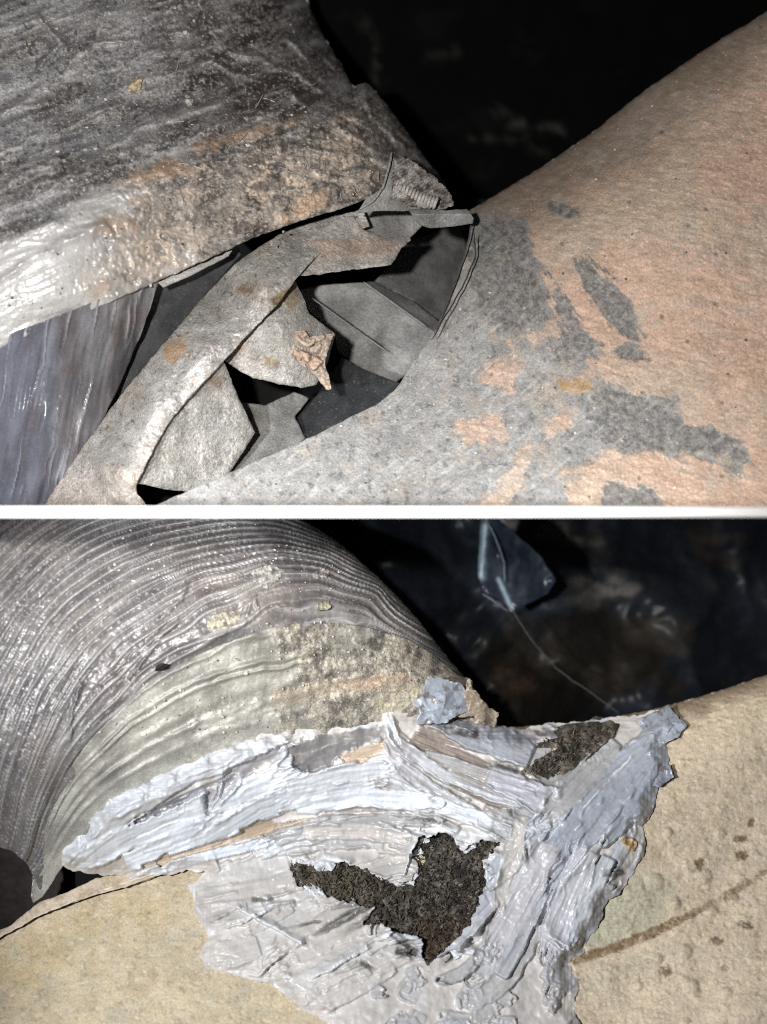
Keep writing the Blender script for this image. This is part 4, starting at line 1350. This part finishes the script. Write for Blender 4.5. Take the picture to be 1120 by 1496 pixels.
def auto(n, box, cols, wr, lr, thick, edge, streak=.0025, rough=None, alpha=(.7, 1.0), bare=.12):
    for _ in range(n):
        x, y = srnd.uniform(box[0], box[2]), srnd.uniform(box[1], box[3])
        sgn = srnd.choice((-1, 1))
        L = srnd.uniform(*lr)
        pts = [(x, y)]
        bend = srnd.uniform(-.15, .15)
        for k in range(5):
            a = flow(x, y) + bend
            x += sgn * math.cos(a) * L / 5
            y += sgn * math.sin(a) * L / 5
            pts.append((x, y))
        c = srnd.choice(cols)
        f = srnd.uniform(.9, 1.1)
        stroke(pts, srnd.uniform(*wr), srnd.uniform(thick * .6, thick * 1.4), srnd.uniform(edge * .3, edge * 1.6), tuple(v * f for v in c), streak, srnd.uniform(*alpha), rough=rough, end=srnd.uniform(0, .006), bare=bare)


# thin dragged coat over the main duct, lower centre
auto(20, (280, 1230, 620, 1470), [WARM, (.44, .415, .39), (.47, .445, .42), (.42, .41, .40)], (14, 38), (90, 220), .007, .005, .0010, .40)
auto(14, (300, 1270, 600, 1430), [(.46, .435, .415), (.40, .38, .365)], (6, 14), (60, 150), .008, .006, .0014, .38)
# thick bed along the hem
auto(16, (90, 1070, 620, 1260), [COOL, GREY, COOL, WHITE], (10, 26), (90, 240), .012, .007, .0014, .34)
# valley between the two ducts
auto(18, (560, 1050, 790, 1230), [GREY, COOL, GREY, (.27, .25, .25)], (7, 18), (90, 200), .011, .009, .004, .36, bare=.8)
for pts, w in [([(610, 1062), (690, 1080), (770, 1098)], 13), ([(600, 1076), (650, 1100), (720, 1128)], 10), ([(700, 1068), (760, 1072), (800, 1076)], 7), ([(640, 1130), (700, 1160), (770, 1186)], 7)]:
    stroke(pts, w * 1.3, .007, .003, TAUPE, .004, .95, rough=.5)
for pts, w, c in [([(562, 1040), (575, 1080), (640, 1128), (720, 1160), (775, 1176)], 11, COOL), ([(575, 1112), (640, 1160), (700, 1196), (748, 1216)], 13, COOL), ([(560, 1170), (640, 1176), (700, 1196), (745, 1222)], 12, WHITE), ([(620, 1100), (700, 1128), (780, 1150)], 9, GREY)]:
    stroke(pts, w, .012, .007, c, .0045, 1.0, rough=.3, bare=.75)
# right hand strip, pulled down from the crest
auto(26, (690, 1060, 980, 1460), [BLUE, GREY, COOL, (.32, .315, .345), (.34, .345, .385)], (12, 30), (80, 220), .013, .007, .0011, .36)
auto(14, (700, 1180, 900, 1440), [COOL, GREY], (5, 12), (50, 150), .012, .007, .0014, .34)
for pts, w, c in [([(990, 1050), (930, 1100), (860, 1180), (800, 1260)], 20, BLUE), ([(975, 1095), (900, 1170), (840, 1240)], 20, BLUE), ([(900, 1080), (830, 1160), (790, 1200)], 18, GREY), ([(860, 1240), (830, 1310), (800, 1400)], 24, (.41, .405, .44)),
                  ([(800, 1230), (760, 1310), (715, 1390)], 22, (.43, .42, .44)), ([(890, 1250), (860, 1310), (835, 1380)], 14, COOL), ([(760, 1190), (752, 1240), (735, 1290), (728, 1330)], 12, WARM), ([(960, 1120), (925, 1180), (880, 1230)], 14, BLUE)]:
    stroke(pts, w, .013, .0055, c, .0014, 1.0, rough=.33)
# bottom: thick blobs
for _ in range(36):
    x, y = srnd.uniform(520, 860), srnd.uniform(1395, 1530)
    if y < 1440 and x < 600:
        continue
    a = srnd.uniform(0, 6.28)
    L = srnd.uniform(10, 40)
    stroke([(x, y), (x + L * math.cos(a), y + .5 * L * math.sin(a)), (x + L * 1.6 * math.cos(a + .5), y + L * .8 * math.sin(a + .5))], srnd.uniform(8, 18), srnd.uniform(.006, .011), .003, srnd.choice([GREY, (.35, .35, .365), (.38, .385, .405), (.335, .33, .335)]), .0015, .8, rough=.34, end=.004)
# hem bed: the broad pulls, bright from the glare painted into WHITE
for pts, w, c in [([(92, 1252), (150, 1190), (240, 1145), (330, 1108), (440, 1076)], 16, COOL), ([(110, 1262), (190, 1222), (280, 1185), (370, 1150), (440, 1125)], 20, WHITE), ([(180, 1262), (270, 1226), (350, 1196), (420, 1170)], 18, WHITE), ([(300, 1230), (380, 1180), (480, 1150), (560, 1142)], 16, COOL),
                  ([(420, 1150), (500, 1130), (570, 1120)], 14, COOL), ([(430, 1180), (520, 1165), (640, 1170)], 14, WHITE), ([(180, 1292), (230, 1270), (300, 1250), (400, 1228)], 8, WHITE), ([(400, 1228), (480, 1205), (560, 1196), (640, 1200)], 10, GREY), ([(440, 1215), (540, 1215), (600, 1225)], 12, WARM)]:
    stroke(pts, w, .013, .006, c, .0018, 1.0, rough=.3)
# bared grey film between the pulls under the hem
for poly, c in [([(430, 1088), (470, 1074), (560, 1060), (552, 1078), (505, 1098), (474, 1124), (440, 1130), (426, 1112)], (.15, .145, .145)), ([(296, 1160), (340, 1122), (428, 1080), (422, 1104), (372, 1124), (332, 1160), (305, 1192)], (.22, .213, .22)),
                ([(500, 1106), (560, 1080), (556, 1096), (530, 1114)], (.36, .29, .22)), ([(190, 1205), (260, 1166), (330, 1136), (262, 1176)], (.17, .17, .18))]:
    m = pmask(poly, gx.ravel(), gy.ravel(), 2, 6, 14, 905).reshape(gx.shape)
    TINT = TINT * (1 - m[..., None]) + np.array(c) * m[..., None] * (1 + .25 * fbm(gx, gy, 16, 906, 4))[..., None]
    H = H * (1 - .8 * m) + .001 * m + .003 * m * ridged(gx, gy, 40, 907, 2)
for pts in ([(300, 1195), (318, 1165), (330, 1120)], [(298, 1190), (288, 1160), (300, 1140)], [(400, 1130), (425, 1090)], [(310, 1190), (345, 1150), (360, 1128)]):
    ridge(pts, 4, .012, WHITE, srnd.randrange(999))
stroke([(195, 1202), (260, 1166), (345, 1130)], 3.5, .002, .004, (.14, .14, .15), .001, 1, rough=.4)
# long tan gap
stroke([(205, 1266), (300, 1238), (400, 1208), (450, 1196)], 4.5, .001, .002, (.34, .275, .205), .001, 1, rough=.5)
stroke([(352, 1218), (380, 1208), (404, 1208)], 10, .001, .002, (.33, .255, .18), .001, 1, rough=.55)
stroke([(230, 1262), (248, 1248)], 7, .001, .001, (.33, .255, .18), .001, 1, rough=.55)
stroke([(500, 1108), (560, 1090)], 8, .003, .003, (.36, .29, .22), .002, 1, rough=.55)
# ridges squeezed up at the sides of the pulls
for pts, w, h in [([(296, 1368), (350, 1350), (402, 1322)], 3.2, .012), ([(335, 1320), (395, 1352), (452, 1385)], 3.2, .012), ([(450, 1432), (520, 1395), (590, 1352)], 3.4, .013), ([(315, 1418), (375, 1424), (410, 1395), (450, 1372)], 5, .016), ([(283, 1290), (282, 1320), (300, 1345)], 3, .008),
                  ([(420, 1295), (400, 1310), (370, 1316)], 6, .014), ([(500, 1262), (560, 1282), (590, 1276), (600, 1240), (640, 1212), (735, 1226)], 4, .013), ([(610, 1218), (560, 1205)], 4, .012), ([(740, 1228), (690, 1204), (620, 1196)], 3.4, .012), ([(430, 1255), (470, 1250), (520, 1262)], 4, .012),
                  ([(740, 1175), (752, 1192), (758, 1210)], 3.5, .016), ([(800, 1150), (790, 1180), (770, 1205)], 4, .013), ([(812, 1128), (816, 1160), (808, 1190)], 4, .012), ([(772, 1220), (768, 1250), (772, 1275)], 4, .016), ([(930, 1090), (880, 1150), (850, 1180)], 3, .007), ([(900, 1200), (850, 1250), (820, 1290)], 3, .007),
                  ([(660, 1385), (690, 1390), (700, 1400)], 8, .018), ([(790, 1360), (820, 1385), (850, 1395)], 6, .014), ([(735, 1240), (726, 1280), (720, 1300)], 4, .01), ([(700, 1340), (690, 1370), (664, 1396)], 4, .011), ([(565, 1030), (566, 1075), (590, 1100)], 5, .014), ([(700, 1040), (720, 1056), (790, 1056)], 3, .008)]:
    ridge(pts, w, h, seed=srnd.randrange(999))
# dirt dragged into the wet coat
def smudge(pts, w, col=(.045, .042, .04), amt=.9):
    (ax, ay), (bx, by) = pts[0], pts[-1]
    L = math.hypot(bx - ax, by - ay)
    x0, x1, y0, y1 = int(min(ax, bx) - 3 * w - RX0), int(max(ax, bx) + 3 * w - RX0), int(min(ay, by) - 3 * w - RY0), int(max(ay, by) + 3 * w - RY0)
    rx = slice(y0, y1), slice(x0, x1)
    X, Y = gx[rx], gy[rx]
    t = ((X - ax) * (bx - ax) + (Y - ay) * (by - ay)) / L
    n = ((X - ax) * (by - ay) - (Y - ay) * (bx - ax)) / L + 2.5 * fbm(X, Y, 16, 900, 3)
    k = sstep(1, .2, np.abs(n) / w) * sstep(-2, 5, t) * sstep(L, L * .4, t + .25 * L * fbm(n, t * .06, 3.5, 901, 3))
    k = np.clip(k * (1.25 + 1.6 * fbm(n, t * .05, 3.0, 902, 3)), 0, 1) * amt
    TINT[rx] = TINT[rx] * (1 - k[..., None]) + np.array(col) * k[..., None]
    H[rx] -= .003 * k


for pts, w in [([(545, 1318), (440, 1376)], 9), ([(432, 1260), (462, 1274)], 8), ([(470, 1345), (396, 1359)], 3), ([(555, 1312), (468, 1326)], 7), ([(368, 1312), (400, 1318)], 5), ([(560, 1330), (490, 1368)], 6), ([(744, 1180), (756, 1204)], 4), ([(768, 1232), (772, 1272)], 4), ([(578, 1386), (618, 1404)], 8),
               ([(526, 1404), (552, 1420)], 6), ([(610, 1392), (560, 1350)], 9), ([(570, 1345), (520, 1332)], 7), ([(912, 1272), (878, 1276)], 9), ([(680, 1386), (640, 1410)], 6), ([(640, 1200), (560, 1190)], 4), ([(760, 1125), (690, 1108)], 6), ([(700, 1072), (630, 1064)], 7), ([(870, 1056), (800, 1066)], 6)]:
    smudge(pts, w)
H += .0006 * fbm(gx, gy, 22, 810, 4, .6) + .0002 * fbm(gx, gy, 5, 811, 2)
crk = sstep(.90, .97, ridged(gx + 10 * fbm(gx, gy, 25, 812), gy, 70, 813, 2))
TINT *= (1 + .14 * fbm(gx, gy, 45, 815, 4))[..., None]
TINT = np.clip(TINT * 1.13, 0, .72)
GL += .16 * sstep(-.1, .5, fbm(gx, gy, 70, 817, 4))
dust = sstep(.15, .5, fbm(gx, gy, 34, 818, 5, .65))[..., None] * .35
TINT = TINT * (1 - dust) + np.array((.33, .30, .27)) * dust


def raster(A, x, y):
    u = np.clip(x - RX0, 0, A.shape[1] - 1.001)
    v = np.clip(y - RY0, 0, A.shape[0] - 1.001)
    i, j = v.astype(int), u.astype(int)
    fv, fu = v - i, u - j
    if A.ndim == 3:
        fv, fu = fv[:, None], fu[:, None]
    return (A[i, j] * (1 - fu) + A[i, j + 1] * fu) * (1 - fv) + (A[i + 1, j] * (1 - fu) + A[i + 1, j + 1] * fu) * fv


# the ground of the sealant: on the sleeve along its upper rim, on the main duct elsewhere, bridging the gap between
S_OUT = [(90, 1246), (120, 1210), (160, 1168), (240, 1128), (290, 1108), (330, 1090), (380, 1074), (440, 1064), (500, 1062), (560, 1052), (556, 1026), (566, 1040), (600, 1042), (650, 1050), (725, 1058), (760, 1064), (800, 1056), (850, 1054), (884, 1048), (930, 1044), (966, 1036), (1003, 1060),
         (985, 1072), (972, 1088), (978, 1108), (974, 1124), (984, 1132), (962, 1150), (954, 1186), (938, 1206), (944, 1234), (938, 1250), (918, 1286), (905, 1306), (888, 1312), (874, 1350), (860, 1372), (852, 1392), (832, 1404), (846, 1430), (838, 1470), (850, 1500), (850, 1560), (500, 1560),
         (476, 1490), (436, 1470), (400, 1440), (360, 1428), (300, 1412), (290, 1392), (306, 1368), (286, 1336), (276, 1292), (300, 1276), (280, 1270), (200, 1288), (172, 1297), (182, 1280), (130, 1276), (88, 1266)]
top_rim = [(92, 1245), (150, 1185), (240, 1135), (330, 1095), (440, 1066), (560, 1040), (620, 1045), (690, 1055)]
low_pts = [(180, 1292), (280, 1300), (300, 1400), (430, 1470), (600, 1400), (600, 1300), (480, 1290), (700, 1300), (720, 1420), (850, 1400), (920, 1280), (980, 1130), (1000, 1060), (900, 1060), (800, 1068), (830, 1180), (600, 1540), (800, 1540), (400, 1250), (760, 1110), (560, 1225), (1000, 1058), (975, 1090), (975, 1130), (950, 1180), (940, 1240), (910, 1295), (870, 1360), (840, 1400), (845, 1480), (850, 1550), (290, 1390), (280, 1320), (360, 1428), (470, 1490)]
bp = []
for x, y in top_rim:
    bp.append((x, y, float(lj_depth(np.array([x]), np.array([y]))[0]) - .010))
for x, y in low_pts:
    bp.append((x, y, float((lm_depth(np.array([float(x)]), np.array([float(y)])) - lm_look(np.array([float(x)]), np.array([float(y)]))[0])[0]) - .005))
sb_t = TPS(bp, 1e-3)


fe = sdf(S_OUT, gx[::2, ::2].ravel(), gy[::2, ::2].ravel()).reshape(gx[::2, ::2].shape)
fe = np.repeat(np.repeat(fe, 2, 0), 2, 1)[:gx.shape[0], :gx.shape[1]]
thin = sstep(-4, 26, fe + 10 * fbm(gx, gy, 30, 816, 3))
H = 1.55 * H * thin - .004 * (1 - thin)


def seal_depth(x, y):
    return sb_t(x, y)


def seal_look(x, y):
    return raster(H, x, y), np.clip(raster(TINT, x, y), .01, .75), np.clip(raster(GL, x, y), .2, .8), 0, .7


seal = thing('duct_sealant', 'grey trowelled sealant smeared over the joint of both ducts', 'sealant', 600, 1500, 0)
GAP = [(300, 1272), (350, 1258), (410, 1234), (440, 1228), (400, 1252), (340, 1272)]
sheet('smeared_bed', jag(S_OUT, 4.5, 2.5, 16, 81, 0), seal_depth, M_SEAL, seal, 1.45, .012, seal_look, holes=[jag(HOLE1, 6, 2.0, 9, 82, 0), jag(HOLE2, 4, 2.0, 9, 83, 0)])


def tongue_look(sd):
    def f(x, y):
        r = ridged(x, y, 16, sd, 3)
        t = mix((.40, .40, .41), (.62, .645, .68), sstep(.3, .9, r))
        return .006 * r + .003 * fbm(x, y, 9, sd + 1, 3), t, .32, 0, .5
    return f


for k, poly in enumerate([[(560, 1262), (600, 1250), (606, 1262), (612, 1278), (604, 1292), (580, 1294), (566, 1284), (548, 1276)], [(588, 1244), (600, 1226), (612, 1206), (618, 1222), (630, 1228), (610, 1234), (620, 1246), (602, 1250)], [(660, 1214), (684, 1226), (704, 1222), (694, 1238), (680, 1246), (666, 1234)],
                          [(440, 1296), (452, 1288), (470, 1298), (476, 1312), (456, 1312)], [(474, 1250), (492, 1262), (484, 1272), (462, 1272), (456, 1256)], [(704, 1256), (722, 1250), (726, 1280), (714, 1300), (708, 1280)], [(655, 1384), (670, 1366), (690, 1352), (694, 1372), (676, 1396), (664, 1402)],
                          [(420, 1258), (436, 1248), (462, 1250), (452, 1262), (436, 1260)], [(776, 1094), (792, 1084), (800, 1092), (786, 1106)], [(838, 1118), (856, 1092), (862, 1104), (846, 1126)]]):
    sheet('paste_tongue', jag(poly, 3.2, 2, 9, 120 + k, 0), lambda x, y: seal_depth(x, y) - .009, M_SEAL, seal, 1.4, .005, tongue_look(1000 + 9 * k), back=True)


# torn silvery scrap of sealant standing over the end of the sleeve
def scrap_look(sd, col):
    def f(x, y):
        wx = x + 8 * fbm(x, y, 20, sd)
        f1, f2, cid = cells(wx, y + 8 * fbm(x, y, 20, sd + 1), 24, sd + 2)
        t = mix(np.array(col) * .75, np.array(col) * 1.15, cid)
        t = mix(t, (.10, .085, .07), sstep(.12, .4, fbm(x, y, 18, sd + 3, 4, .65)) * .8)
        return .003 * cid + .006 * ridged(x + y * .4, y, 34, sd + 4, 3), t, .32, 0, .7
    return f


sheet('torn_scrap', jag([(622, 992), (640, 988), (656, 994), (676, 1000), (684, 1016), (694, 1040), (672, 1042), (650, 1056), (608, 1058), (612, 1034), (600, 1028), (616, 1016)], 3, 2, 9, 84, 0), TPS([(622, 992, .04), (690, 1010, .07), (694, 1040, .065), (608, 1058, .02), (650, 1025, .035)], 1e-3),
      M_SEAL, seal, 1.4, .005, scrap_look(820, (.25, .28, .325)), back=True)
sheet('torn_scrap', jag([(680, 1000), (686, 990), (690, 1004), (706, 1022), (716, 1034), (728, 1040), (724, 1062), (704, 1058), (690, 1046), (660, 1048), (676, 1030)], 3, 2, 8, 85, 0), TPS([(680, 1000, .06), (728, 1045, .085), (660, 1048, .05), (700, 1030, .065)], 1e-3),
      M_DIRT, seal, 1.4, .005, scrap_look(830, (.27, .22, .17)), back=True)
for k, (poly, col) in enumerate([([(964, 1036), (975, 1030), (1003, 1058), (990, 1078), (972, 1084), (940, 1070), (930, 1050)], BLUE), ([(956, 1120), (978, 1116), (984, 1134), (962, 1150), (948, 1146)], (.24, .25, .31))]):
    sheet('torn_flap', jag(poly, 2.5, 2, 9, 86 + k, 0), (lambda x, y: seal_depth(x, y) - .007), M_SEAL, seal, 1.5, .005, scrap_look(840 + k * 10, col), back=True)
flake('tan_chip', [(905, 1222), (922, 1222), (930, 1232), (928, 1244), (914, 1240)], lambda x, y: seal_depth(x, y) - seal_look(x, y)[0], .003, (.50, .36, .19), seal, 88)

def sheen_and_smudges(x, y, t):  # pale fold highlights painted in, with brown and blue-grey smudges
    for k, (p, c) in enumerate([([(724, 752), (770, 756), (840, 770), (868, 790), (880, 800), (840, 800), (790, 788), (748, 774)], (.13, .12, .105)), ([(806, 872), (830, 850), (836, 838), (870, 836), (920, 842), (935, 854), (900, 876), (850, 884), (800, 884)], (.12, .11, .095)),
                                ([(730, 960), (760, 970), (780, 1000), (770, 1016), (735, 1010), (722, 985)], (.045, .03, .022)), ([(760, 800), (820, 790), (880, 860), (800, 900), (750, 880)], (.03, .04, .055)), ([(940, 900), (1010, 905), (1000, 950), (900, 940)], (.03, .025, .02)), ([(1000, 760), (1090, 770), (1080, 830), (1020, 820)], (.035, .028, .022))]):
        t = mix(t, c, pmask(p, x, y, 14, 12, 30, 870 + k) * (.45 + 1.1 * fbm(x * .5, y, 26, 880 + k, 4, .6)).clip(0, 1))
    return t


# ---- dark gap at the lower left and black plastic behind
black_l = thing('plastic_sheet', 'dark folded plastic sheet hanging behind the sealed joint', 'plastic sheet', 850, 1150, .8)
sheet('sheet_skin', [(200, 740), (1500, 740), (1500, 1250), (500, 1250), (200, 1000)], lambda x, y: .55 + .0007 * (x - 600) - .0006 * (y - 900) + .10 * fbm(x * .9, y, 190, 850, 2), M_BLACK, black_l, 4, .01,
      lambda x, y: (.05 * ridged(x + .6 * y, y - .3 * x, 170, 851, 3), sheen_and_smudges(x, y, mix(mix((.010, .012, .016), (.014, .012, .010), pmask([(680, 950), (860, 880), (1000, 920), (980, 1000), (800, 1060), (700, 1050)], x, y, 30, 40, 60, 852)), (.05, .042, .034), sstep(.25, .6, fbm(x, y, 60, 853, 4)) * .25)), .38, 0, .8))
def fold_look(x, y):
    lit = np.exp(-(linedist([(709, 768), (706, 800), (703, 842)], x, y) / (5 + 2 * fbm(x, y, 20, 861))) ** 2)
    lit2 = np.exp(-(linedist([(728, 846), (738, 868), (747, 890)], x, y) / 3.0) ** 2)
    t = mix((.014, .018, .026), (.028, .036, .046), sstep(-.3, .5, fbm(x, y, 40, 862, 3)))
    t = mix(t, (.26, .33, .38), np.clip(lit * .9 + lit2 * .8, 0, 1))  # blue glint along the fold painted into the tint
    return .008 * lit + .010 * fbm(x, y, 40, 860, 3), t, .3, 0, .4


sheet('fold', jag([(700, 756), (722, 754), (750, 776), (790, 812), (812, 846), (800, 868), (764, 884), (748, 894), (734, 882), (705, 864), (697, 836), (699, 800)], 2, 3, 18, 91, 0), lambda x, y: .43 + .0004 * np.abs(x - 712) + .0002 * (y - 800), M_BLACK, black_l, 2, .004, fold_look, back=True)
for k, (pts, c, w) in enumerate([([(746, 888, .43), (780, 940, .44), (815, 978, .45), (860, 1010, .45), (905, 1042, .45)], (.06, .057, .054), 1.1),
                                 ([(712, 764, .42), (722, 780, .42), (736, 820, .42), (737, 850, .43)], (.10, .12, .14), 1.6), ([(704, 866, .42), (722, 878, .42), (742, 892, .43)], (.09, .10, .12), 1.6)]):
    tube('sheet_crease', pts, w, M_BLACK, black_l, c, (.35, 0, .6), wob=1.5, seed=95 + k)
sheet('sheet_skin', [(-140, 1180), (110, 1180), (110, 1330), (40, 1400), (-140, 1440)], lambda x, y: .16 + .0 * x, M_BLACK, black_l, 5, .01, plain_look((.02, .015, .014), 880, .6, 0))

# hairs and shreds caught on the upper duct
jr = random.Random(33)
hv, hf, ht = [], [], []
for _ in range(60):
    x, y = jr.uniform(150, 620), jr.uniform(60, 330)
    if y > 505 - .38 * x or (x > 440 and y < 330 - 1.2 * (660 - x)):
        continue
    a, bend, L = jr.uniform(0, 6.28), jr.uniform(-1.6, 1.6), jr.uniform(8, 30)
    z = float((uj_depth(np.array([x]), np.array([y])) - uj_look(np.array([x]), np.array([y]))[0])[0]) - .002
    z0 = float(uj_depth(np.array([x]), np.array([y]))[0])
    c = jr.choice([(.5, .48, .45), (.42, .4, .37), (.35, .33, .3)])
    b0 = len(hv)
    for k in range(6):
        w = .55 if k < 5 else .2
        zz = z - .001 * math.sin(k / 5 * 3.1) + float(uj_depth(np.array([x]), np.array([y]))[0]) - z0
        hv += [world_xyz(np.array(x - math.sin(a) * w), np.array(y + math.cos(a) * w), zz), world_xyz(np.array(x + math.sin(a) * w), np.array(y - math.cos(a) * w), zz - .0008)]
        ht += [c, c]
        x += math.cos(a) * L / 5
        y += math.sin(a) * L / 5
        a += bend / 5
    hf += [(b0 + 2 * k, b0 + 2 * k + 1, b0 + 2 * k + 3, b0 + 2 * k + 2) for k in range(5)]
link_mesh('loose_hairs', np.array(hv), [np.array(hf)], M_COAT, flex_u, np.array(ht), np.tile([.7, 0, .3], (len(hv), 1)), False)['kind'] = 'stuff'
